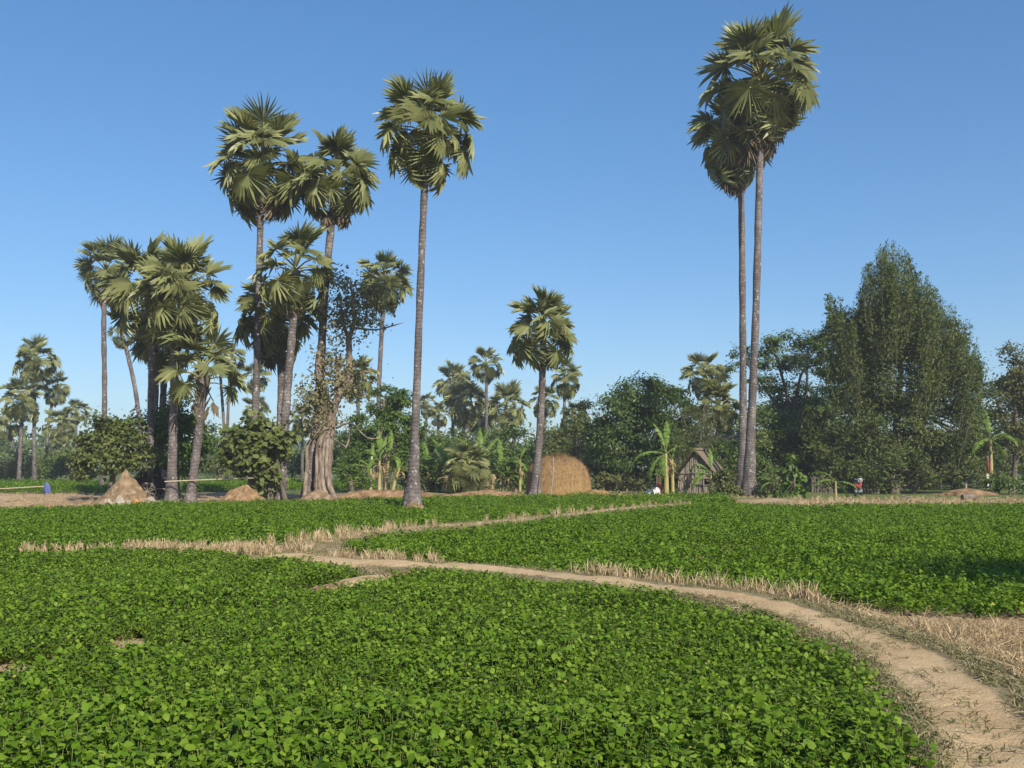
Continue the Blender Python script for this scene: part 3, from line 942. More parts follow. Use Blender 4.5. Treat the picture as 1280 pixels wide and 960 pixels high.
# ------------------------------------------------------------------ broadleaf trees
def tree(name, label, cat, Y, base, blobs, mat, size, n, trunk=None, wood='bark', kind='diamond', aspect=.5, clump=.2, nclump=14, hang=.3, depth=.8,
         outb=.7, up=.5, group=None, droop=.05, shell=.55, sprig=.12, Yb=None):
    """blobs: crown lobes (cx, cy, rx, ry[, weight]) in photo pixels at depth Y; trunk: list of (points px, w0, w1)"""
    global rng
    rng = np.random.default_rng(sum(map(ord, label)) + int(Y * 10))
    k = mpp(Y)
    b = at(base[0], base[1], Y); b[2] = 0
    root = thing(name, label, cat, b, group)
    mb = MB()
    tot = sum((q[2] * q[3]) * (q[4] if len(q) > 4 else 1) for q in blobs)
    tips = []
    for q in blobs:
        c = at(q[0], q[1], Y); rx, rz = q[2] * k, q[3] * k; ry = depth * rx
        nb = int(n * q[2] * q[3] * (q[4] if len(q) > 4 else 1) / tot)
        nc = max(4, int(nclump * (q[2] * q[3] / (tot / len(blobs))) ** .5))
        U = norm(rng.normal(size=(nc, 3)))
        rr = rng.uniform(shell, 1.0, nc) ** .7
        rr[rng.random(nc) < sprig] *= 1.15
        cc = c + U * rr[:, None] * np.array([rx, ry, rz]) * .86
        tips.append(cc)
        wgt = rng.uniform(.35, 1.6, nc) ** 1.3
        idx = rng.choice(nc, nb, p=wgt / wgt.sum())
        s = clump * (rx * ry * rz) ** (1 / 3) * rng.uniform(.6, 1.5, nc)
        P = cc[idx] + rng.normal(size=(nb, 3)) * s[idx][:, None] * np.array([1, 1, .62])
        Nn = U[idx] * outb + np.array([0, 0, up]) + rng.normal(size=(nb, 3)) * .55
        tj = rng.normal(0, .16, nc)
        leaves(mb, P - b, Nn, size, aspect, kind, 0, hang, np.clip(.48 + tj[idx] + rng.normal(0, .18, nb), 0, 1), droop)
    cr = link('crown', mb.mesh('crown', mat), root)
    tb = MB()
    if trunk is None:
        trunk = [([base, (base[0] + rng.uniform(-3, 3), (base[1] + blobs[0][1]) / 2), (blobs[0][0], blobs[0][1])], 8, 3)]
    ends = []
    for pts, w0, w1 in trunk:
        W3 = np.array([at(x, y, Y) for x, y in pts]) - b
        W3[1:, 1] += rng.normal(0, .25, len(pts) - 1)
        if abs(pts[0][1] - base[1]) < 6: W3[0, 2] = -.1
        C = catmull(W3, 5 * len(pts))
        s = np.linspace(0, 1, len(C))
        tube(tb, C, (w0 * (1 - s) + w1 * s) * k / 2, 8, 0, .5, .12)
        ends += list(C[len(C) // 2::2])
    ends = np.array(ends)
    for cc in tips:                                   # limbs reach into the crown
        for q in cc[::3]:
            q = q - b
            e = ends[np.argmin(((ends - q) ** 2).sum(1))]
            m = .5 * (e + q) + rng.normal(0, .12, 3)
            tube(tb, catmull([e, m, q], 6), np.linspace(max(w1 * k * .35, .03), .012, 6), 5, 0, .5, 0, False)
    link('trunk', tb.mesh('trunk', M[wood], True), root)
    return root


GT = 'trees and bushes along the village edge'
# pale rooted fig (roots, branches, thin leaf)
fig = tree('fig_tree', 'sparse fig tree with pale flared roots wrapped round a palm trunk', 'tree', 49.2, (405, 628),
     [(432, 365, 22, 34, .8), (424, 410, 26, 26, .8), (448, 385, 24, 26, .6), (475, 372, 22, 22, .9), (462, 405, 20, 14, .5), (420, 470, 30, 22, .8), (392, 490, 22, 20, .8),
      (442, 480, 24, 24, .7), (400, 520, 24, 26, .7), (412, 445, 26, 16, .6)],
     M['grey_leaf'], .155, 5200,
     [([(404, 600), (410, 555), (414, 520), (426, 492), (444, 472), (458, 464)], 15, 5), ([(410, 540), (404, 500), (400, 470), (398, 440)], 16, 6),
      ([(430, 488), (436, 460), (436, 430), (436, 418)], 9, 7), ([(436, 422), (428, 405), (424, 380)], 6, 2), ([(436, 424), (442, 405), (443, 385), (438, 350)], 6, 2),
      ([(420, 535), (438, 529), (450, 540), (462, 548), (474, 547), (480, 534)], 3, 1), ([(443, 410), (470, 412), (490, 407), (504, 403)], 3, 1),
      ([(396, 460), (420, 470), (424, 440)], 5, 2), ([(421, 500), (422, 470), (419, 445)], 6, 3), ([(438, 529), (436, 550), (432, 560)], 4, 1.5)],
     'pale_bark', 'round', .62, .42, 14, hang=.8, outb=.5, up=.3, droop=.2)
b0 = np.array(fig.location)
rt = MB()
k = mpp(49.2)
for i, (x0, x1, w) in enumerate([(380, 384, 5), (384, 392, 5), (396, 396, 5), (402, 399, 6), (408, 402, 7), (413, 404, 7), (418, 406, 6), (424, 408, 6), (392, 394, 4), (411, 409, 6)]):
    z = rng.uniform(-.7, -.2) if i not in (1, 8) else .5
    pts = np.array([at(x0, 630, 49.2 + z * 1.7), at((x0 + x1) / 2 + (3 if x0 > 400 else 0) * -1.6, 606, 49.2 + z), at(x1, 580, 49.2 + z * .7), at(x1 + rng.uniform(-3, 3), 555, 49.2 + z * .4), at(410, 525, 49.2)]) - b0
    pts[0, 2] = -.1
    tube(rt, catmull(pts, 18), np.linspace(w * k * .66, w * k * .34, 18), 8, 0, .5, .22)
tube(rt, catmull(np.array([at(406, 631, 49.6), at(406, 606, 49.5), at(408, 575, 49.4), at(411, 545, 49.3), at(414, 520, 49.2)]) - b0, 24), np.interp(np.linspace(0, 1, 24), [0, .2, .5, 1], [15 * k, 10 * k, 7.5 * k, 6 * k]), 14, 0, .5, .12)
link('root', rt.mesh('root', M['pale_bark'], True), fig)

tree('mango_tree', 'big round dense dark green tree between the haystack and the hut', 'tree', 72, (782, 612),
     [(805, 500, 40, 32), (780, 520, 38, 36), (840, 510, 32, 30), (815, 545, 44, 34), (770, 555, 32, 30), (850, 545, 24, 26), (800, 580, 46, 18, .8), (752, 540, 16, 26, .6)],
     M['mango'], .30, 26000, [([(784, 612), (785, 585), (795, 550), (805, 510)], 13, 4), ([(786, 590), (772, 560), (770, 530)], 8, 3), ([(788, 580), (820, 550), (838, 520)], 8, 3)],
     clump=.17, nclump=34, hang=.6, group=GT, aspect=.40, shell=.7)
tree('tall_tree', 'huge feathery dark green tree at the right with upright shoots', 'tree', 66, (1120, 622),
     [(1130, 470, 58, 55, 1.2), (1075, 480, 48, 46, 1.1), (1185, 480, 46, 54, 1.2), (1120, 540, 72, 46, 1.2), (1050, 540, 46, 46), (1195, 545, 40, 50), (1135, 405, 44, 44, 1.2), (1045, 440, 28, 44, .9), (1055, 405, 20, 26, .8), (1078, 430, 30, 50, 1.0), (1095, 475, 34, 44, 1.0), (1128, 520, 40, 36, .9), (1160, 460, 34, 46, 1.0), (1115, 395, 28, 40, .9), (1150, 560, 34, 30, .9), (1170, 425, 34, 36), (1095, 415, 30, 40, .9),
      (1100, 585, 62, 28, 1.2), (1165, 585, 44, 28, 1.2), (1040, 590, 30, 22), (1205, 580, 26, 26)],
     M['needle'], .25, 76000, [([(1118, 622), (1120, 580), (1125, 500), (1130, 400)], 16, 4), ([(1120, 590), (1090, 530), (1070, 450)], 9, 3), ([(1122, 580), (1160, 520), (1185, 450)], 9, 3),
      ([(1142, 622), (1144, 590), (1150, 540)], 7, 3)],
     aspect=.36, clump=.15, nclump=46, hang=-.3, up=.5, group=GT, sprig=.15, shell=.72)
TT = bpy.data.objects[[o.name for o in bpy.data.objects if o.name.startswith('tall_tree')][0]]
# upright shoots of that tree: one more crown mesh grown on it
sh = MB(); tw = MB(); tb_ = np.array(TT.location)
for i in range(190):
    fx = rng.random()
    # silhouette of the tips in the photograph's frame
    x = 1028 + fx * 200
    ytop = np.interp(x, [1028, 1035, 1050, 1065, 1075, 1090, 1105, 1118, 1135, 1150, 1170, 1190, 1205, 1218, 1228], [405, 375, 378, 405, 350, 330, 312, 316, 322, 345, 372, 392, 405, 420, 450])
    yt = ytop + abs(rng.normal(0, 30)) - 8 + (i % 3) * 8; ln = rng.uniform(50, 105)
    yy = 66 + rng.uniform(-3.4, 2.5)
    xb = x + (1120 - x) * .18
    a = at(xb, yt + ln, yy); e = at(x, yt, yy)
    m = .5 * (a + e) + rng.normal(0, .15, 3)
    C = catmull([a, m, e], 24)
    tube(tw, C[::4] - tb_, np.linspace(.022, .006, 6), 4, 0, .5, 0, False)
    nl = int(ln * 2.3)
    f = rng.random(nl) ** .9
    P = C[(f * 23).astype(int)] + rng.normal(size=(nl, 3)) * (.07 + .30 * (1 - f))[:, None]
    leaves(sh, P - tb_, rng.normal(size=(nl, 3)) + np.array([0, 0, .2]), .26, .32, 'diamond', 0, -1.2, np.clip(rng.normal(.45, .2, nl) + rng.normal(0, .08), 0, 1))
for i in range(130):
    x = 1030 + rng.random() * 196
    ytop = np.interp(x, [1028, 1035, 1050, 1065, 1075, 1090, 1105, 1118, 1135, 1150, 1170, 1190, 1205, 1218, 1228], [405, 375, 378, 405, 350, 330, 312, 316, 322, 345, 372, 392, 405, 420, 450])
    yt = ytop - rng.uniform(-6, 14); ln = rng.uniform(30, 60); yy = 66 + rng.uniform(-2.5, 2)
    C = catmull([at(x + (1120 - x) * .12, yt + ln, yy), at(x + (1120 - x) * .05, yt + ln * .5, yy), at(x, yt, yy)], 24)
    tube(tw, C[::4] - tb_, np.linspace(.018, .006, 6), 4, 0, .5, 0, False)
    nl = 60
    f = rng.random(nl)
    P = C[(f * 23).astype(int)] + rng.normal(size=(nl, 3)) * (.05 + .16 * (1 - f))[:, None]
    leaves(sh, P - tb_, rng.normal(size=(nl, 3)), .17, .3, 'diamond', 0, -1.6, np.clip(rng.normal(.55, .2, nl), 0, 1))
link('crown', sh.mesh('crown', M['needle']), TT)
link('limb', tw.mesh('limb', M['bark'], True), TT)

tree('airy_tree', 'open branched tree with flat leafy layers behind the tall palm pair', 'tree', 76, (985, 612),
     [(970, 432, 22, 14), (1005, 430, 26, 16), (950, 450, 22, 12), (990, 452, 30, 16), (925, 440, 16, 10, .7), (922, 462, 16, 9, .7), (1025, 455, 20, 16), (965, 480, 28, 12, .8), (1015, 490, 26, 16, .8), (945, 475, 18, 9, .7), (985, 418, 12, 7, .6), (1030, 425, 12, 8, .6)],
     M['mango'], .24, 10500, [([(985, 612), (988, 560), (985, 500), (970, 440)], 8, 2.5), ([(987, 540), (1005, 500), (1010, 440)], 6, 2), ([(986, 530), (955, 480), (930, 450)], 5, 1.5), ([(988, 550), (1000, 470), (1025, 455)], 5, 1.5)],
     clump=.24, nclump=12, depth=.9, group=GT, hang=.1, up=1.2)
tree('brown_tree', 'brownish leaved tree at the far right edge of the village', 'tree', 70, (1266, 618),
     [(1262, 462, 26, 32), (1290, 470, 30, 40), (1262, 510, 26, 34), (1285, 540, 30, 40), (1310, 480, 26, 50)], M['brownish'], .25, 13000, clump=.24, group=GT)
tree('bush', 'low green bush on the earth heap below the brownish tree', 'bush', 63, (1262, 619), [(1255, 598, 20, 16), (1280, 600, 20, 18), (1240, 605, 12, 10)], M['mango'], .22, 2200, [([(1262, 619), (1262, 600)], 3, 1)], group=GT)
tree('dark_thicket', 'dark leafy thicket behind the foot of the tall palm pair', 'thicket', 70, (975, 612),
     [(960, 540, 30, 32), (990, 550, 32, 40), (1015, 560, 28, 46), (965, 585, 36, 26), (905, 565, 20, 22, .6), (1035, 585, 26, 24)], M['mango'], .24, 9500, clump=.24, group=GT, nclump=20)
tree('bamboo_clump', 'light feathery bamboo clump behind the thatched hut', 'bamboo', 71, (868, 612),
     [(860, 535, 24, 26), (880, 525, 18, 26), (846, 555, 22, 22), (885, 560, 20, 22), (868, 580, 28, 20)], M['bamboo_leaf'], .22, 7000,
     [([(868, 612), (874, 550), (882, 500)], 2.5, 1), ([(866, 612), (862, 550), (850, 515)], 2.5, 1), ([(872, 612), (886, 560), (878, 520)], 2.5, 1)], aspect=.18, clump=.3, hang=.7, group=GT, up=.1)
tree('bush', 'dense olive green tree right of the fig behind the first banana clump', 'bush', 67, (484, 608),
     [(480, 500, 24, 22), (500, 530, 24, 26), (465, 530, 28, 26), (490, 565, 34, 26), (450, 560, 24, 22), (510, 570, 20, 26), (442, 585, 20, 16), (495, 505, 22, 22), (515, 545, 16, 24)], M['fresh'], .24, 16000, clump=.18, group=GT, nclump=20)
tree('bush', 'leafy green bush with dark inside behind the two left grove palms', 'bush', 55, (222, 614),
     [(225, 520, 30, 30), (245, 545, 24, 30), (205, 535, 24, 30), (225, 570, 36, 26), (180, 545, 22, 34, .7)], M['fresh'], .24, 7500, clump=.25, group=GT, nclump=20)
tree('bush', 'olive bush growing out of the cone shaped earth mound', 'bush', 51, (137, 606),
     [(130, 540, 26, 24), (150, 555, 30, 24), (115, 560, 24, 24), (160, 535, 20, 20, .7), (140, 575, 40, 16), (104, 585, 14, 18), (180, 570, 12, 20, .6)], M['olive'], .20, 7000,
     [([(137, 606), (136, 585), (130, 550)], 10, 3), ([(136, 590), (150, 570), (160, 545)], 6, 2)], clump=.25, group=GT, kind='round', aspect=.55, nclump=18)
tree('round_leaved_bush', 'bush of large round leaves in front of the spotted pale palm', 'bush', 47.6, (322, 630),
     [(318, 535, 22, 18), (300, 550, 24, 20), (340, 555, 24, 20), (318, 572, 36, 22), (355, 545, 16, 16, .7), (290, 570, 16, 18, .7), (330, 600, 22, 20, .6), (318, 620, 20, 10, .4)],
     M['olive'], .26, 3000, [([(338, 630), (337, 600), (335, 570), (330, 540)], 8, 4), ([(336, 590), (318, 560), (300, 550)], 5, 2), ([(318, 630), (316, 600), (318, 560)], 5, 2), ([(358, 630), (352, 600), (345, 560)], 7, 3)],
     'bark', 'round', .85, .26, 16, hang=.3, group=GT)
tree('sapling', 'young tree of large round leaves right of the tall palm pair', 'sapling', 56, (990, 634),
     [(990, 575, 9, 9), (988, 592, 14, 11), (994, 608, 14, 12), (985, 620, 20, 12), (998, 626, 18, 8)], M['fresh'], .30, 420, [([(990, 634), (991, 600), (990, 570)], 3, 1.5)],
     'bark', 'round', .9, .28, 8, group=GT)
tree('slim_tree', 'thin leaved slim tree behind the haystack', 'tree', 78, (722, 606), [(735, 520, 14, 22), (720, 545, 18, 24), (740, 555, 16, 26), (705, 560, 18, 24), (690, 545, 14, 20, .7), (725, 580, 26, 18)], M['olive'], .2, 9500,
     [([(722, 606), (722, 560), (732, 515)], 3, 1), ([(745, 606), (744, 560), (738, 530)], 3, 1), ([(704, 606), (703, 570), (694, 540)], 3, 1)], clump=.28, group=GT)
tree('bush', 'scrubby brown bush at the right of the haystack', 'bush', 64, (760, 614), [(760, 600, 22, 10), (785, 605, 24, 8)], M['brownish'], .2, 1500, [([(760, 614), (760, 600)], 2, 1)], group=GT)
tree('bush', 'scrubby olive bush growing round the foot of the tall palm pair', 'bush', 59, (905, 622), [(905, 600, 16, 16), (915, 615, 14, 10), (962, 605, 16, 16), (952, 622, 18, 8), (895, 615, 10, 10)], M['olive'], .2, 2600, [([(905, 622), (905, 605)], 2, 1), ([(960, 622), (961, 605)], 2, 1)], group=GT)
hedge = [
 ('light green shrub behind the withered banana stalks left of the squat palm', 66, 566, [(556, 590, 16, 14), (570, 580, 14, 12)], 'fresh', 1700),
 ('light green shrub right behind the squat palm', 67, 606, [(600, 585, 18, 16), (618, 592, 18, 14)], 'fresh', 2200),
 ('light green shrub below the haystack palm at its left', 66, 644, [(640, 585, 16, 16), (655, 590, 12, 14)], 'fresh', 1700),
 ('light green shrub at the foot of the fig tree roots', 62, 440, [(436, 592, 16, 14), (450, 600, 14, 10)], 'fresh', 1600),
 ('dense bush behind the squat fan palm', 74, 560, [(545, 565, 24, 22), (570, 575, 22, 20), (560, 590, 30, 16)], 'mango', 4200),
 ('bushy tree under the middle palm cluster', 82, 600, [(590, 555, 26, 22), (615, 550, 26, 20), (600, 580, 34, 22)], 'olive', 4500),
 ('bushy tree right of the middle palm cluster', 80, 640, [(640, 555, 22, 24), (655, 575, 18, 22), (630, 580, 26, 20)], 'mango', 4500),
 ('low bush beside the dry banana stalks', 66, 650, [(640, 595, 20, 16), (655, 600, 12, 12)], 'fresh', 1800),
 ('low bush right behind the lone field palm', 68, 528, [(530, 590, 16, 16), (545, 600, 16, 12), (510, 600, 14, 12)], 'mango', 2000),
 ('round bush at the left under the far palms', 108, 20, [(15, 575, 26, 20), (45, 582, 24, 16), (5, 590, 20, 12)], 'olive', 3200),
 ('green bush between far palms and the earth mound', 95, 90, [(85, 578, 22, 18), (65, 588, 16, 12), (110, 585, 16, 16)], 'mango', 3000),
 ('distant bush seen between the grove trunks', 100, 275, [(270, 580, 20, 14), (300, 582, 20, 14), (335, 582, 20, 14)], 'olive', 3000),
 ('distant bush seen behind the fig roots', 96, 400, [(370, 582, 20, 14), (430, 578, 20, 18)], 'mango', 2600),
 ('tall shaggy tree behind the big dark tree', 92, 850, [(850, 530, 24, 30), (900, 545, 30, 34), (880, 570, 40, 26)], 'mango', 4500),
 ('wide leafy tree behind the gap between lone palm and middle cluster', 105, 535, [(520, 578, 26, 20), (555, 572, 28, 24), (585, 575, 26, 22)], 'olive', 5000),
 ('wide leafy tree behind the haystack and slim tree', 98, 690, [(665, 570, 26, 22), (700, 565, 30, 26), (735, 570, 30, 26)], 'mango', 6000),
 ('wide leafy tree behind the left bananas', 98, 455, [(430, 565, 28, 24), (465, 560, 30, 26), (500, 565, 28, 26)], 'mango', 6000),
 ('dark tree behind the pair of tall palms', 88, 940, [(925, 545, 30, 30), (960, 520, 34, 34), (935, 580, 40, 24)], 'mango', 7000),
 ('dark tree in the shade left of the feathery tree', 84, 1035, [(1030, 520, 34, 40), (1010, 560, 36, 34), (1060, 575, 36, 28)], 'mango', 9000),
 ('dark tree in the shade right under the feathery tree', 82, 1170, [(1100, 575, 36, 28), (1150, 570, 40, 30), (1200, 570, 40, 34)], 'mango', 9000),
 ('low dark bush at the back under the feathery tree', 74, 1120, [(1080, 602, 26, 12), (1120, 600, 30, 14), (1165, 602, 30, 14), (1200, 604, 22, 12)], 'mango', 5000),
 ('leafy bush between the big dark tree and the hut', 76, 800, [(765, 595, 26, 16), (800, 598, 24, 14), (835, 596, 24, 14)], 'mango', 4200),
 ('dense leafy tree closing the gap at the far right edge', 80, 1262, [(1245, 500, 22, 34), (1275, 520, 24, 40), (1250, 560, 30, 34), (1290, 570, 26, 34)], 'olive', 6500),
 ('dense leafy tree in the gap right of the tall palm pair', 80, 1005, [(990, 500, 26, 26), (1015, 520, 30, 34), (975, 545, 34, 30), (1000, 575, 40, 26)], 'mango', 8000),
 ('leafy dark bush hiding the walls of the dark roofed house', 66, 905, [(900, 578, 22, 24), (925, 585, 26, 26), (888, 592, 18, 18), (950, 575, 20, 26), (912, 560, 18, 12), (896, 562, 12, 10), (935, 562, 16, 12)], 'mango', 8500),
 ('leafy tree behind the big feathery one', 90, 1225, [(1220, 540, 26, 34), (1235, 575, 24, 26), (1050, 560, 30, 30)], 'olive', 4500),
]
for lb, Y, x, bl, mt, n in hedge:
    tree('bush', lb, 'bush', Y, (x, 582 + 1.85 * FPX / Y), bl, M[mt], .24 * Y / 75, n, clump=.28, group=GT, nclump=16)


# a tree just outside the frame at the right; its crown shades the far field at the right edge
def inv(x, z, Y):
    v = np.array([x, Y, z - HC]); c, s = math.cos(PITCH), math.sin(PITCH)
    f = v[1] * c + v[2] * s; u = -v[1] * s + v[2] * c
    return CX + FPX * v[0] / f, CY - FPX * u / f


SX = -.2


def wblob(x, z, Y, rx, rz):
    a = inv(x + SX, z, Y)
    return (a[0], a[1], rx / mpp(Y), rz / mpp(Y))


tree('roadside_tree', 'leafy tree beside the path just outside the right of the picture', 'tree', 4.3, inv(15.5 + SX, 0, 4.3),
     [wblob(14.6, 8.8, 4.3, 2.0, 1.1), wblob(16, 8.3, 4.3, 2.0, 1.2), wblob(15.5, 9.6, 4.3, 1.6, .9)], M['mango'], .25, 7000,
     [([inv(15.5 + SX, 0, 4.3), inv(15.6 + SX, 4, 4.3), inv(15.4 + SX, 8.5, 4.3)], .4 / mpp(4.3), .12 / mpp(4.3))], clump=.3, group=GT)

# far treeline, one mass
mb = MB()
for i in range(230):
    a = rng.uniform(-.75, .75); d = rng.uniform(200, 330)
    c = np.array([math.sin(a) * d, math.cos(a) * d, rng.uniform(1.5, 7.5)])
    n = 190
    leaves(mb, c + rng.normal(size=(n, 3)) * np.array([4.5, 3, 2.2]), rng.normal(size=(n, 3)) + np.array([0, -.4, .7]), 1.3, .6)
tag(link('treeline', mb.mesh('treeline', M['mango'])), 'low far treeline along the horizon', 'treeline', None, 'stuff')
# ------------------------------------------------------------------ banana plants
def banana_leaf(k, L, arch, w, mat, tears=.25):
    r = np.random.default_rng(700 + k)
    mb = MB(); n = 16
    s = np.linspace(0, 1, n)
    ang = R(12) - arch * s ** 1.4
    x = np.cumsum(np.cos(ang)) * L / n; z = np.cumsum(np.sin(ang)) * L / n
    mid = np.stack([x, np.zeros(n), z], 1)
    tube(mb, mid[::3], np.linspace(.030, .008, len(mid[::3])), 4, 1, .5, 0, False)
    half = w / 2 * np.sin(np.clip((s - .15) / .85, 0, 1) ** .8 * math.pi) ** .7 * r.uniform(.8, 1.1, n)
    for sd in (-1, 1):
        for i in range(2, n - 1):
            t0 = r.random() < tears
            y0, y1 = half[i] * sd, half[i + 1] * sd * (r.uniform(.6, .9) if t0 else 1)
            dz0, dz1 = -.25 * abs(y0) - (r.uniform(0, .1) if t0 else 0), -.25 * abs(y1)
            g = .25 if t0 else 0
            a, b = mid[i], mid[i + 1] * (1 - g) + mid[i] * g if t0 else mid[i + 1]
            V = [a + [0, 0, .012], b + [0, 0, .012], b + [0, y1, dz1], a + [0, y0, dz0]]
            mb.add(V, [[0, 1, 2, 3] if sd > 0 else [3, 2, 1, 0]], 0, np.clip(r.normal(.5, .1), 0, 1))
    return mb.mesh('banana_leaf', [M[mat], M['bean_stem'] if mat == 'banana' else M['dry_leaf']])


BAN = {'up': [banana_leaf(k, 2.3, R(48), .40, 'banana', .5) for k in range(2)], 'arch': [banana_leaf(5 + k, 2.4, R(105), .42, 'banana', .6) for k in range(3)],
       'dry': [banana_leaf(10 + k, 1.5, R(170), .28, 'dry_leaf', .7) for k in range(2)]}


def banana(label, x, ybase, ytop, Y, spec, sc=1.0, w=7, ndry=4, seed=0, lean=0):
    """spec: (azimuth deg, 0 = right, 90 = away; elevation deg; kind)"""
    r = np.random.default_rng(seed + 1200)
    b = at(x, ybase, Y); b[2] = ground_h(b[0], b[1])
    root = thing('banana_plant', label, 'banana plant', b, 'banana plants at the village edge')
    k = mpp(Y); H = (ybase - ytop) * k
    mb = MB()
    C = catmull([[0, 0, -.05], [lean * .4, 0, H * .5], [lean, 0, H]], 12)
    tube(mb, C, np.linspace(w * k * .42, w * k * .22, 12), 9, 0, .5, .08)
    link('stem', mb.mesh('stem', M['banana_stem'], True), root)
    spec = spec + [(s_[0] + 55, max(-25, s_[1] - 30), 'arch') for s_ in spec[:3] if s_[2] != 'dry']
    for az, el, kd in spec:
        o = bpy.data.objects.new('leaf', BAN[kd][r.integers(len(BAN[kd]))]); COL.objects.link(o); o.parent = root
        o.location = (lean, 0, H - .08); o.rotation_euler = Euler((r.normal(0, .25), -R(el), R(az)), 'XYZ'); q = sc * r.uniform(1.0, 1.25); o.scale = (q, q, q)
    for i in range(int(ndry * 1.7)):
        o = bpy.data.objects.new('dry_leaf', BAN['dry'][r.integers(2)]); COL.objects.link(o); o.parent = root
        f = r.uniform(.6, .97)
        o.location = (lean * f, 0, H * f); o.rotation_euler = Euler((0, -R(r.uniform(-20, 20)), r.uniform(0, 6.28)), 'XYZ'); q = sc * r.uniform(.55, .85); o.scale = (q, q, q)
    return root


banana('banana plant with a long arching leaf left of the thatched hut', 833, 619, 566, 60.5, [(20, 30, 'arch'), (185, 10, 'arch'), (160, 5, 'arch'), (70, 75, 'up'), (130, 70, 'up'), (250, -10, 'arch')], 1.0, 8, 6, 1)
banana('second dry stemmed banana plant close to the hut wall', 841, 619, 574, 61.0, [(60, 60, 'up'), (120, 50, 'arch')], .6, 6, 7, 2)
banana('small banana plant at the right side of the hut', 889, 620, 591, 60.2, [(165, 25, 'arch'), (0, 5, 'arch'), (175, 45, 'arch'), (80, 75, 'up')], .75, 5, 1, 3)
for i, (x, yt, ln, sp) in enumerate([(463, 585, 0, [(180, 20, 'arch'), (90, 70, 'up'), (20, 60, 'up')]), (474, 575, 0, [(200, 40, 'arch'), (100, 78, 'up'), (60, 70, 'up'), (-20, 50, 'arch')]),
                                     (482, 572, .2, [(0, 30, 'arch'), (30, 15, 'arch'), (80, 75, 'up'), (150, 60, 'up'), (-60, 10, 'arch')]), (490, 584, .5, [(0, 20, 'arch'), (40, 50, 'up'), (-40, 0, 'arch')])]):
    banana(['banana plant at the left of the clump beside the lone field palm', 'upright banana plant second in the clump beside the lone field palm', 'tallest banana plant of the clump left of the lone field palm',
            'leaning banana plant at the right of the clump by the lone palm'][i], x, 617 - i % 2, yt, 63 + i * .4, sp, .85, 6, 4, 10 + i, ln)
banana('bright banana plant just right of the lone field palm', 538, 612, 585, 68, [(10, 40, 'arch'), (60, 65, 'up'), (120, 60, 'up'), (-10, 10, 'arch'), (180, 30, 'arch'), (-70, 20, 'arch')], 1.0, 6, 2, 20)
banana('banana plant with broad bright leaves above the squat palm', 601, 610, 572, 70, [(100, 78, 'up'), (60, 75, 'up'), (15, 40, 'arch'), (35, 55, 'up'), (170, 50, 'up')], 1.15, 6, 3, 21)
banana('withered banana plant with hanging dry leaves right of the squat palm', 612, 617, 592, 62, [(30, 20, 'dry'), (200, 10, 'dry'), (-60, 20, 'dry')], .9, 5, 8, 22)
banana('withered banana plant with hanging dry leaves left of the squat palm', 562, 617, 594, 62, [(30, 20, 'dry'), (200, 10, 'dry'), (-100, 30, 'dry')], .9, 5, 9, 23)
banana('tall dead banana stem just left of the haystack', 650, 617, 574, 62, [(60, 60, 'arch')], .6, 5, 6, 24)
banana('banana plant between withered stalks and the haystack', 636, 615, 595, 65, [(10, 50, 'arch'), (100, 60, 'up'), (170, 40, 'arch'), (-60, 20, 'arch')], .75, 5, 3, 25)
banana('banana plant beside the red wrapped trunk at the far right', 1240, 612, 545, 65, [(20, 30, 'arch'), (170, 35, 'arch'), (-20, 15, 'arch'), (-70, 20, 'arch'), (80, 70, 'up')], 1.0, 7, 3, 26)
banana('small banana plant in shade under the feathery tree', 1045, 622, 602, 58, [(150, 45, 'arch'), (-20, 0, 'arch')], .7, 4, 0, 27)
banana('small yellowing banana plant beside the round leaved sapling', 968, 626, 608, 57, [(20, 40, 'arch'), (160, 40, 'arch'), (60, 60, 'up')], .5, 5, 1, 28)


banana('lush banana plant between the lone palm and the squat palm', 556, 611, 578, 67, [(20, 50, 'arch'), (75, 70, 'up'), (130, 60, 'up'), (180, 40, 'arch'), (-40, 30, 'arch')], 1.0, 6, 2, 31)
banana('lush banana plant just left of the tall dead banana stem', 626, 611, 580, 66, [(10, 50, 'arch'), (95, 70, 'up'), (150, 55, 'up'), (200, 35, 'arch'), (-50, 30, 'arch')], 1.0, 6, 2, 32)


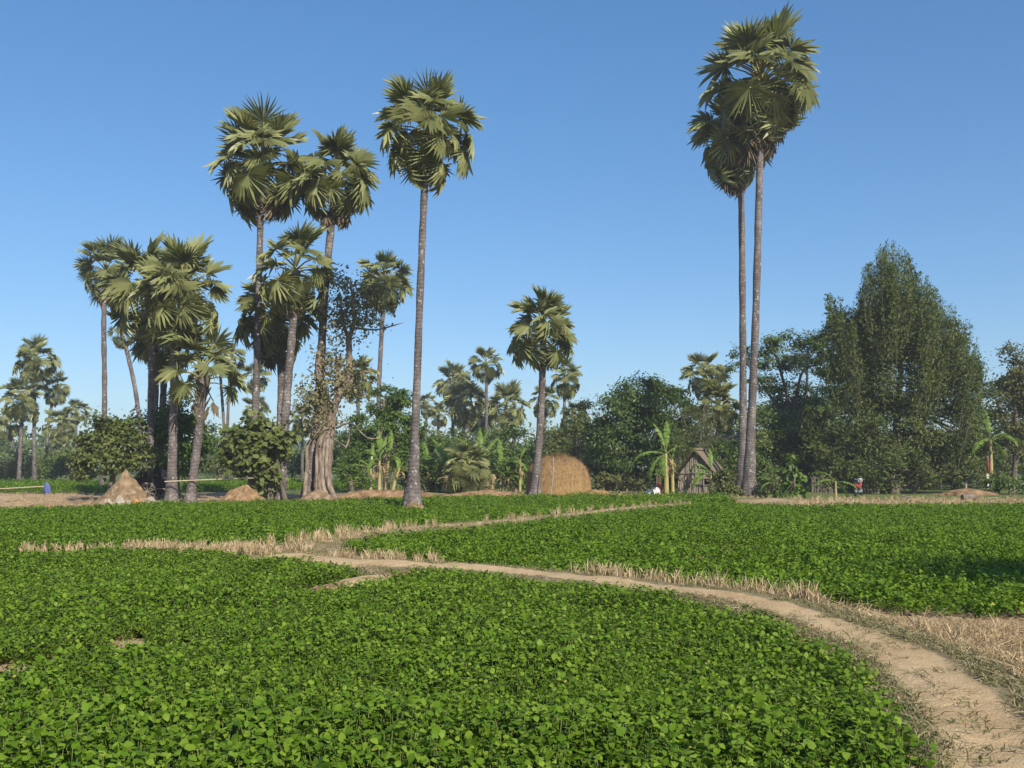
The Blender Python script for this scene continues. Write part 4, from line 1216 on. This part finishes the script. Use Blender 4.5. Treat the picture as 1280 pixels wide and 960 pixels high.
# ------------------------------------------------------------------ haystack
def dome(name, label, cat, c, rx, ry, h, mat, p=2.4, amp=.10, flat=.0, seed=0, skew=(0, 0)):
    nu, nv = 64, 26
    u = np.linspace(0, 2 * math.pi, nu, endpoint=False); v = np.linspace(0, 1, nv)
    U, Vv = np.meshgrid(u, v)
    Ve = np.clip(Vv, 0, 1) if p >= 1.1 else (np.sqrt(Vv ** 2 + .006) - math.sqrt(.006)) / (math.sqrt(1.006) - math.sqrt(.006))
    prof = (1 - Ve ** p) ** (1 / p)
    nz = 1 + amp * (fbm(np.cos(U) * 2 + 7 + seed, np.sin(U) * 2 + Vv * 3 + 7, 4) - .5) * 2
    X = rx * Vv * np.cos(U) * nz + skew[0] * prof; Y = ry * Vv * np.sin(U) * nz + skew[1] * prof
    nz2 = amp * .35 * (fbm(X * 3.1 + seed, Y * 3.1 + Vv * 4, 4) - .5) * 2 * min(1, h)
    X = X * (1 + nz2); Y = Y * (1 + nz2)
    Z = nz2 * (Vv < .98) + h * prof * (1 + amp * (fbm(np.cos(U) * Vv * 2 + 30 + seed, np.sin(U) * Vv * 2 + 3, 4) - .5) * 2) - .05 * Vv
    mb = MB()
    i = np.arange(nv - 1)[:, None] * nu; j = np.arange(nu)[None, :]
    mb.add(np.stack([X, Y, Z], -1).reshape(-1, 3), np.stack([i + j, i + nu + j, i + nu + (j + 1) % nu, i + (j + 1) % nu], -1).reshape(-1, 4))
    return mb, np.stack([X, Y, Z], -1)


hc = G(699, 622); hc[2] = -.02
k = mpp(hc[1]); hc[1] += 1.4
hs = thing('haystack', 'big round topped golden haystack at the field edge', 'haystack', hc)
mb, S = dome('body', '', '', None, 41 * k * 1.03, 1.7, 51 * k, M['hay'], 2.7, .10, seed=3)
link('hay_body', mb.mesh('hay_body', M['hay'], True), hs)
mb = MB()
n = 9000
i = rng.integers(0, S.shape[0], n); j = rng.integers(0, S.shape[1], n)
Pp = S[i, j] + rng.normal(size=(n, 3)) * .05
out = norm(Pp * np.array([1 / 4.5, 1 / 2.9, 1 / 6.5]))
Pp = Pp + out * .02
leaves(mb, Pp, out + rng.normal(size=(n, 3)) * .35, .26, .05, 'diamond', 0, 2.0)
tag(link('straw_strands', mb.mesh('straw_strands', M['hay_straw']), hs), None, None, None, 'stuff')
# loose hay spilled at the right foot
pc = G(745, 624); pc[1] += .8; pc[2] = -.02
mb, S2 = dome('', '', '', None, 1.05, .8, .55, None, 2, .2, seed=9)
tag(link('hay_heap', mb.mesh('hay_heap', M['hay'], True), None, pc), 'small heap of spilled hay at the right foot of the haystack', 'hay heap')
st = MB()
tube(st, [[0, 0, 0], [.15, .3, 1.1], [.2, .7, 2.35]], [.04, .035, .03], 6)
pp = G(688, 624); pp[2] = 0
tag(link('pole', st.mesh('pole', M['wood'], True), None, pp), 'thin stick leaning on the front of the haystack', 'stick')


# ------------------------------------------------------------------ earth mounds
def mound(name, label, x, y, wpx, hpx, mat, p, amp, seed, ry=1.0, skew=(0, 0)):
    c = G(x, y); k = mpp(c[1]); c[1] += wpx * k * .45 * ry; c[2] = -.04
    mb, _ = dome(name, '', '', None, wpx * k / 2 * 1.05, wpx * k / 2 * ry, hpx * k, None, p, amp, seed=seed, skew=skew)
    return tag(link(name, mb.mesh(name, M[mat], True), None, c), label, 'mound')


mound('earth_mound', 'cone shaped pale termite mound with a bush on top', 143, 631, 84, 42, 'earth', .80, .42, 1, skew=(-.1, 0))
c = G(143, 631); k = mpp(c[1])
th = rng.uniform(0, 6.28, 130); rr = rng.uniform(.12, 1.0, 130)
P = np.stack([c[0] + rr * np.cos(th) * 42 * k - .1, c[1] + 42 * k * .95 + rr * np.sin(th) * 42 * k, 42 * k * (1 - rr ** .8) ** 1.25 * .95], 1)
scatter('dry_grass', 'dry grass growing over the cone shaped mound', 'grass', P, rng.uniform(.7, 1.6, 130), shortg, .4)
mound('earth_mound', 'rounded orange earth mound beside the round leaved bush', 295, 632, 66, 25, 'red_earth', 1.2, .28, 2)
mound('earth_mound', 'small earth mound filling the foot of the fig roots', 392, 633, 58, 20, 'earth', 1.5, .12, 3)
mound('earth_mound', 'collar of brown earth round the base of the lone field palm', 516, 641, 40, 13, 'red_earth', 1.6, .12, 4)
mound('earth_mound', 'low brown earth heap with a log before it at the right', 1228, 620, 86, 9, 'red_earth', 1.2, .3, 5)
mound('earth_bank', 'long low bare earth bank behind the lone field palm', 480, 625, 140, 14, 'red_earth', 1.7, .22, 6, .3)
mound('earth_bank', 'low brown earth bank between squat palm and haystack', 608, 623, 130, 10, 'red_earth', 1.8, .2, 7, .25)
mound('earth_lump', 'pale earth lump at the corner of the foreground bean crop', 1152, 912, 70, 44, 'earth', 1.7, .25, 8, .7)
for q, (x, y, w, h) in enumerate([(52, 634, 60, 5), (105, 630, 50, 5), (20, 628, 50, 4)]):
    mound('earth_lump', ['low ridge of bare soil behind the blue cloth stake', 'low ridge of bare soil left of the cone shaped mound', 'low ridge of bare soil at the left field corner'][q], x, y, w, h, 'red_earth', 1.8, .2, 20 + q, .5)


def stone(label, x, y, wpx, mat, seed, cat='stone', name='stone'):
    c = G(x, y); k = mpp(c[1])
    mb, _ = dome(name, '', '', None, wpx * k / 2, wpx * k / 2 * .8, wpx * k * .7, None, 2.2, .35, seed=seed)
    return tag(link(name, mb.mesh(name, M[mat], True), None, c + np.array([0, .1, -.03])), label, cat)


stone('orange clay lump lying between cone mound and slim pale palm', 169, 632, 11, 'orange', 41, 'clay lump', 'clay_lump')
for q, (x, w, lb) in enumerate([(133, 13, 'grey stone at the left foot of the cone shaped mound'), (148, 16, 'largest grey stone at the foot of the cone shaped mound'), (160, 10, 'grey stone next to the orange clay lump'), (187, 16, 'stone at the foot of the slim pale palm'), (198, 10, 'small stone right of the slim pale palm')]):
    stone(lb, x, 632, w, 'stone', 50 + q)
stone('pale clod standing out in the left of the foreground crop', 141, 812, 16, 'earth', 61, 'clod', 'soil_clod')

# ------------------------------------------------------------------ thatched hut
hb = G(872, 619); k = mpp(hb[1])
hut = thing('hut', 'small thatched hut with ragged woven gable wall and lean shade at its right', 'hut', (hb[0], hb[1] + .3, 0), None, R(-24))
Wd, Dp, He, Hr = 2.25, 2.9, 1.35, 2.75
# gable wall: overlapping ragged panels on poles
r = np.random.default_rng(77)
nx = 15
for i in range(nx):
    x0 = -Wd / 2 + Wd * i / nx; x1 = x0 + Wd / nx
    xm = (x0 + x1) / 2
    top = He + (Hr - He) * (1 - abs(xm) / (Wd / 2)) - .06
    tl = lambda x_: (Hr - He) / (Wd / 2) * (abs(xm) - np.abs(x_))
    z = .12 + r.uniform(0, .1)
    rows = 4
    for j in range(rows):
        if i in (10, 11, 12) and j == 1: continue               # open gap beside the door post
        za = z + (top - z) * j / rows; zb = z + (top - z) * (j + 1) / rows
        mb = MB()
        nv = 5
        xs = np.linspace(x0 - .03, x1 + .03, nv)
        lo = za - r.uniform(0, .22, nv); hi = np.full(nv, zb) + (tl(xs) if j == rows - 1 else 0)
        dy = r.uniform(-.06, .03, nv) + r.normal(0, .02)
        V = [];
        for q in range(nv):
            V += [[xs[q], dy[q] - .03 * (j % 2), hi[q]], [xs[q], dy[q] - .05 - .03 * (j % 2), lo[q]], [xs[q], dy[q] + .03, hi[q]], [xs[q], dy[q] + .01, lo[q]]]
        F = []
        for q in range(nv - 1):
            a, b = q * 4, q * 4 + 4
            F += [[a, a + 1, b + 1, b], [a + 2, b + 2, b + 3, a + 3], [a + 1, a + 3, b + 3, b + 1], [a, b, b + 2, a + 2]]
        mb.add(V, F)
        link('wall_panel', mb.mesh('wall_panel', M['mat_wall']), hut)
for (x, y, h) in [(-Wd / 2, 0, He), (Wd / 2, 0, He), (.52, -.09, 1.6), (.85, -.09, 1.5), (-Wd / 2, Dp, He), (Wd / 2, Dp, He), (Wd / 2, Dp / 2, He), (-Wd / 2, Dp / 2, He), (0, .06, Hr), (0, Dp, Hr)]:
    mb = MB(); tube(mb, [[x, y, -.05], [x + r.normal(0, .03), y, h * .5], [x, y, h]], .045, 7)
    link('post', mb.mesh('post', M['wood'], True), hut)
for (z, x0, x1) in [(1.02, -.3, 1.75), (.62, .45, 1.7), (He, -Wd / 2 - .1, Wd / 2 + .1)]:
    mb = MB(); tube(mb, [[x0, -.14, z], [(x0 + x1) / 2, -.13, z + .03], [x1, -.12, z + .02]], .028, 6)
    link('rail', mb.mesh('rail', M['wood'], True), hut)
for sgn in (-1, 1):
    mb = MB()
    L = math.hypot(Wd / 2 + .25, Hr - He + .15)
    rows = 9
    for j in range(rows):
        f0, f1 = j / rows, (j + 1.25) / rows
        ny = 16
        ys = np.linspace(-.32, Dp + .3, ny)
        rg = r.uniform(0, .10, ny)
        V = []
        for q in range(ny):
            for f, lift in ((f0, .02), (f1 + rg[q] / L, .07)):
                xx = sgn * f * (Wd / 2 + .28); zz = Hr + .06 - f * (Hr - He + .28)
                V += [[xx, ys[q], zz + lift], [xx, ys[q], zz + lift - .06]]
        F = []
        for q in range(ny - 1):
            a, b = q * 4, q * 4 + 4
            F += [[a, a + 2, b + 2, b], [a + 1, b + 1, b + 3, a + 3], [a + 2, a + 3, b + 3, b + 2]]
        mb.add(V, F)
    link('roof', mb.mesh('roof', M['thatch']), hut)
mb = MB(); tube(mb, [[0, -.36, Hr + .1], [0, Dp / 2, Hr + .14], [0, Dp + .34, Hr + .1]], .10, 8, 0, .5, .15)
link('ridge_cap', mb.mesh('ridge_cap', M['thatch'], True), hut)
mb = MB(); box(mb, (0, Dp - .05, .7), (Wd, .06, 1.4)); box(mb, (-Wd / 2 - .02, Dp / 2, .7), (.05, Dp, 1.3))
link('back_wall', mb.mesh('back_wall', M['mat_wall']), hut)


# second house behind: only roof tip, metal sheet and wall pieces show
def house(label, x, yb, Y, w, d, he, hr, rz, wallm, roofm):
    b = at(x, yb, Y); b[2] = 0
    t = thing('house', label, 'house', b, None, rz)
    mb = MB()
    V = [[-w / 2, 0, 0], [w / 2, 0, 0], [w / 2, 0, he], [0, 0, hr], [-w / 2, 0, he]]
    V2 = [[x_, d, z_] for x_, _, z_ in V]
    mb.add(V + V2, [[0, 1, 2, 4], [5, 9, 7, 6], [0, 4, 9, 5], [1, 6, 7, 2]]); mb.add(V + V2, [[4, 2, 3], [9, 8, 7]])
    link('wall', mb.mesh('wall', M[wallm]), t)
    for s in (-1, 1):
        mb = MB()
        q = []
        for (xx, zz) in ((0, hr + .05), (s * (w / 2 + .4), he - .15)):
            for yy in (-.5, d + .5):
                q += [[xx, yy, zz], [xx, yy, zz + .14]]
        mb.add(q, [[1, 3, 7, 5], [0, 4, 6, 2], [0, 1, 5, 4], [2, 6, 7, 3], [4, 5, 7, 6], [0, 2, 3, 1]])
        link('roof', mb.mesh('roof', M[roofm]), t)
    return t


hh = house('dark roofed raised house among the trees behind the tall palm pair', 926, 613.5, 73, 2.6, 4, 2.8, 4.0, R(20), 'bark', 'bark')
mb = MB()
for i in range(14):
    x0 = -1.3 + i * .19
    mb.add([[x0, -1.4, -.05], [x0 + .095, -1.4, 0], [x0 + .19, -1.4, -.05], [x0, .1, .35], [x0 + .095, .1, .4], [x0 + .19, .1, .35]], [[0, 1, 4, 3], [1, 2, 5, 4]])
sl = link('awning', mb.mesh('awning', M['metal']), hh, (-.9, -.2, 2.55))
house('pale gabled thatched house in deep shade behind the dark thicket', 1008, 606, 76, 3.6, 4, 2.4, 3.6, R(15), 'mat_wall', 'thatch')

# ------------------------------------------------------------------ fence, low platform, poles
def fence(label, x0, x1, yb, yt, n, mat='wood'):
    a = G(x0, yb); bq = G(x1, yb); k = mpp(a[1])
    t = thing('fence', label, 'fence', a)
    me = None
    for i in range(n):
        f = i / max(1, n - 1)
        h = (yb - yt) * k * rng.uniform(.85, 1.05)
        mb = MB(); box(mb, (0, 0, h / 2), (abs(x1 - x0) * k / n * .86, .03, h), (0, rng.normal(0, .03), 0))
        link('plank', mb.mesh('plank', M[mat]), t, (bq - a) * f + np.array([0, rng.normal(0, .02), 0]))
    mb = MB(); tube(mb, [[0, .05, .7], list((bq - a) + np.array([0, .05, .72]))], .03, 5)
    link('rail', mb.mesh('rail', M[mat], True), t)
    return t


fence('grey upright plank fence in the shade right of the sapling', 1016, 1044, 617, 594, 9, 'bark')  # dark bark colour on planks and rail stands in for the shade
fence('low pale panel fence behind the motorbike', 1081, 1098, 617, 605, 5, 'mat_wall')


def pole(label, pts, w, Y, name='bamboo_pole', cat='bamboo pole', mat='bamboo'):
    P = np.array([at(x, y, yy) for (x, y), yy in zip(pts, Y)])
    mb = MB(); C = catmull(P, 14) - P[0]
    tube(mb, C, w * mpp(Y[0]) / 2, 7, 0, .5, .05)
    return tag(link(name, mb.mesh(name, M[mat], True), None, P[0]), label, cat)


pole('bamboo rail tied across the two stout grove trunks', [(206, 602), (240, 600.5), (280, 599), (318, 597.5)], 1.6, [48.4, 48.2, 47.8, 46.9])
pole('bamboo rail running from the blue cloth stake out of the picture', [(-60, 613), (0, 611), (54, 608)], 1.5, [47.5, 47, 46.3])
gs = G(54, 637)
pole('slim wooden stake holding up the blue cloth', [(51, 637), (55, 618), (58, 604)], 1.6, [gs[1]] * 3, 'stake', 'stake', 'wood')
# hanging blue cloth
c0 = at(58, 603, gs[1] - .04); k = mpp(gs[1])
mb = MB()
nu, nv = 9, 10
V = []
for i in range(nv):
    for j in range(nu):
        a = j / (nu - 1) * 2 * math.pi
        f = i / (nv - 1)
        rr = (1.3 + 3.2 * math.sin(min(1, f * 1.2) * 1.9) * (1 - .35 * f)) * k * (1 + .25 * math.sin(a * 3 + f * 2))
        V.append([rr * math.cos(a) + .04 * f, rr * .6 * math.sin(a), -f * 13 * k - .02 * math.sin(a * 2)])
F = [[i * nu + j, i * nu + j + 1, (i + 1) * nu + j + 1, (i + 1) * nu + j] for i in range(nv - 1) for j in range(nu - 1)]
mb.add(V, F)
tag(link('cloth', mb.mesh('cloth', M['blue'], True), None, c0), 'blue cloth hung over the top of the slim stake', 'cloth')
pole('dry forked branch lying on the right verge under the feathery tree', [(1128, 620), (1140, 622), (1152, 624)], 2, [57, 56.6, 56.2], 'branch', 'branch', 'wood')
pole('thin pale branch lying behind the log at the right', [(1190, 624), (1225, 623), (1246, 622)], 1.2, [56, 56.4, 56.8], 'branch', 'branch', 'wood')
lg = G(1203, 626)
mb = MB(); tube(mb, [[0, 0, .18], [.35, .05, .2], [.72, .1, .17]], [.17, .2, .16], 9, 0, .5, .15)
tag(link('log', mb.mesh('log', M['bark'], True), None, lg), 'short dark log lying before the low brown earth heap', 'log')

# red wrapped trunk at the right, post beside the feathery tree
def post(name, label, cat, x, yb, yt, w, mat, Y=None, wob=.1):
    b = G(x, yb); k = mpp(b[1])
    mb = MB(); tube(mb, [[0, 0, -.05], [.03, 0, (yb - yt) * k * .5], [-.02, 0, (yb - yt) * k]], w * k / 2, 9, 0, .5, wob)
    return tag(link(name, mb.mesh(name, M[mat], True), None, b), label, cat)


post('tree_stump', 'pale cut trunk standing under the right side of the feathery tree', 'tree stump', 1207, 617, 586, 3.4, 'wood')
t = thing('cloth_post', 'post wrapped in red and pale cloth below the banana at right', 'post', G(1236, 612))
k = mpp(G(1236, 612)[1])
mb = MB(); tube(mb, [[0, 0, -.05], [0, 0, 42 * k]], .07, 7); link('post', mb.mesh('post', M['wood'], True), t)
mb = MB(); tube(mb, [[.05, -.05, 16 * k], [0, -.06, 26 * k], [-.05, -.05, 40 * k]], [.12, .13, .06], 9, 0, .5, .2); link('red_cloth', mb.mesh('red_cloth', M['red'], True), t)
mb = MB(); tube(mb, [[-.1, -.1, 1 * k], [-.05, -.1, 10 * k], [-.12, -.12, 20 * k]], [.1, .2, .1], 9, 0, .5, .3); link('pale_cloth', mb.mesh('pale_cloth', M['white'], True), t)
# white sacks and red cloth by the hut
for q, (x, y, w, h, lb) in enumerate([(813, 619, 13, 8, 'fat white sack lying left of the banana stem by the hut'), (821, 618, 9, 9, 'upright small white sack leaning on the fat one')]):
    c = G(x, y); k = mpp(c[1])
    mb, _ = dome('', '', '', None, w * k / 2, .3, h * k, None, 2.6, .22, seed=80 + q)
    tag(link('sack', mb.mesh('sack', M['white'], True), None, c), lb, 'sack')
c = G(825, 618)
k = mpp(c[1])
t = thing('cloth_rack', 'wooden rack hung with a narrow red cloth beside the white sacks', 'rack', c + np.array([0, .4, 0]))
for x in (-.15, .4):
    mb = MB(); tube(mb, [[x, 0, -.05], [x + .03, 0, 1.35]], .03, 6); link('post', mb.mesh('post', M['wood'], True), t)
mb = MB(); tube(mb, [[-.3, 0, 1.28], [.7, 0, 1.3]], .025, 6); link('rail', mb.mesh('rail', M['wood'], True), t)
mb = MB(); tube(mb, [[0, -.04, .25], [.02, -.06, .7], [.04, -.03, 1.3]], [.14, .13, .09], 9, 0, .5, .22); link('red_cloth', mb.mesh('red_cloth', M['red'], True), t)

# ------------------------------------------------------------------ cart with black cover behind the slim palm
c = G(181, 626); c[1] += .3
ct = thing('cart', 'wooden cart under a black cover standing behind the slim pale palm', 'cart', c)
for s, y in ((0, 0), (1, 1.2)):
    w = link('wheel', None, ct) if False else None
    mb = MB(); Rw = .46
    a = np.linspace(0, 2 * math.pi, 25)
    tube(mb, np.stack([Rw * np.cos(a), 0 * a, Rw * np.sin(a)], 1), .035, 6, 0, .5, 0, False)
    wh = link('wheel', mb.mesh('wheel', M['wood'], True), ct, (0, y, Rw))
    sm = None
    for q in range(10):
        an = q * math.pi / 5
        if sm is None:
            m2 = MB(); tube(m2, [[0, 0, 0], [0, 0, Rw]], .02, 5); sm = m2.mesh('spoke', M['wood'])
        o = link('spoke', sm, wh); o.rotation_euler = (0, an, 0)
    m3 = MB(); tube(m3, [[0, -.1, 0], [0, .1, 0]], .07, 8); link('hub', m3.mesh('hub', M['wood'], True), wh)
mb = MB()
for i in range(6): box(mb, (-.2, .2 + i * .16, .62), (2.0, .145, .05))
link('bed', mb.mesh('bed', M['wood']), ct)
mb, _ = dome('', '', '', None, 1.15, .7, 1.55, None, 2.0, .15, seed=90, skew=(.25, 0))
link('black_cover', mb.mesh('black_cover', M['black'], True), ct, (-.25, .9, .3))
mb = MB(); tube(mb, [[.8, .2, .6], [1.6, 0, .5], [2.0, 0, .15]], .04, 6); link('shaft', mb.mesh('shaft', M['wood'], True), ct)

# ------------------------------------------------------------------ parked motorbike in the shade
c = G(1073, 620)
mt = thing('motorbike', 'parked motorbike with white top and red side under the feathery tree', 'motorbike', c, None, R(55))
for x in (-.6, .6):
    mb = MB(); a = np.linspace(0, 2 * math.pi, 21)
    tube(mb, np.stack([.26 * np.cos(a), 0 * a, .26 * np.sin(a)], 1), .05, 7, 0, .5, 0, False)
    wh = link('wheel', mb.mesh('wheel', M['rubber'], True), mt, (x, 0, .3))
    mb = MB(); tube(mb, [[0, -.06, 0], [0, .06, 0]], .09, 8); link('hub', mb.mesh('hub', M['metal'], True), wh)
mb = MB(); tube(mb, [[-.75, 0, .68], [-.3, 0, .62], [.1, 0, .5], [.35, 0, .6]], [.10, .15, .14, .10], 9); link('body', mb.mesh('body', M['red'], True), mt)
mb = MB(); tube(mb, [[-.7, 0, .80], [-.3, 0, .78], [.05, 0, .76]], [.10, .13, .10], 9); link('seat', mb.mesh('seat', M['black'], True), mt)
mb = MB(); tube(mb, [[.62, 0, .3], [.5, 0, .7], [.42, 0, 1.0]], .035, 7); link('fork', mb.mesh('fork', M['metal'], True), mt)
mb = MB(); tube(mb, [[.36, -.32, 1.02], [.44, 0, .98], [.36, .32, 1.02]], .022, 6); link('handlebar', mb.mesh('handlebar', M['metal'], True), mt)
mb = MB(); tube(mb, [[.42, 0, .92], [.54, 0, .95], [.60, 0, .93]], [.13, .14, .06], 9); link('headlight', mb.mesh('headlight', M['white'], True), mt)
mb = MB(); tube(mb, [[.35, 0, .5], [.45, 0, .72], [.5, 0, .9]], [.06, .13, .06], 9); link('front_fairing', mb.mesh('front_fairing', M['red'], True), mt)
mb = MB(); tube(mb, [[-.25, -.14, .28], [.1, -.14, .3]], [.08, .09], 8); link('engine', mb.mesh('engine', M['metal'], True), mt)


# ------------------------------------------------------------------ air
hm = bpy.data.materials.new('haze'); hm.use_nodes = True
hn = hm.node_tree; hn.nodes.clear()
ho = hn.nodes.new('ShaderNodeOutputMaterial'); hv = hn.nodes.new('ShaderNodeVolumePrincipled')
hv.inputs['Color'].default_value = (.86, .91, 1.0, 1)
hv.inputs['Density'].default_value = .0005
hv.inputs['Anisotropy'].default_value = 0.0
hn.links.new(hv.outputs[0], ho.inputs['Volume'])
mb = MB(); box(mb, (0, 950, 15.5), (3400, 2900, 35))
tag(link('haze', mb.mesh('haze', hm)), 'thin pale haze over the fields', None, None, 'stuff')
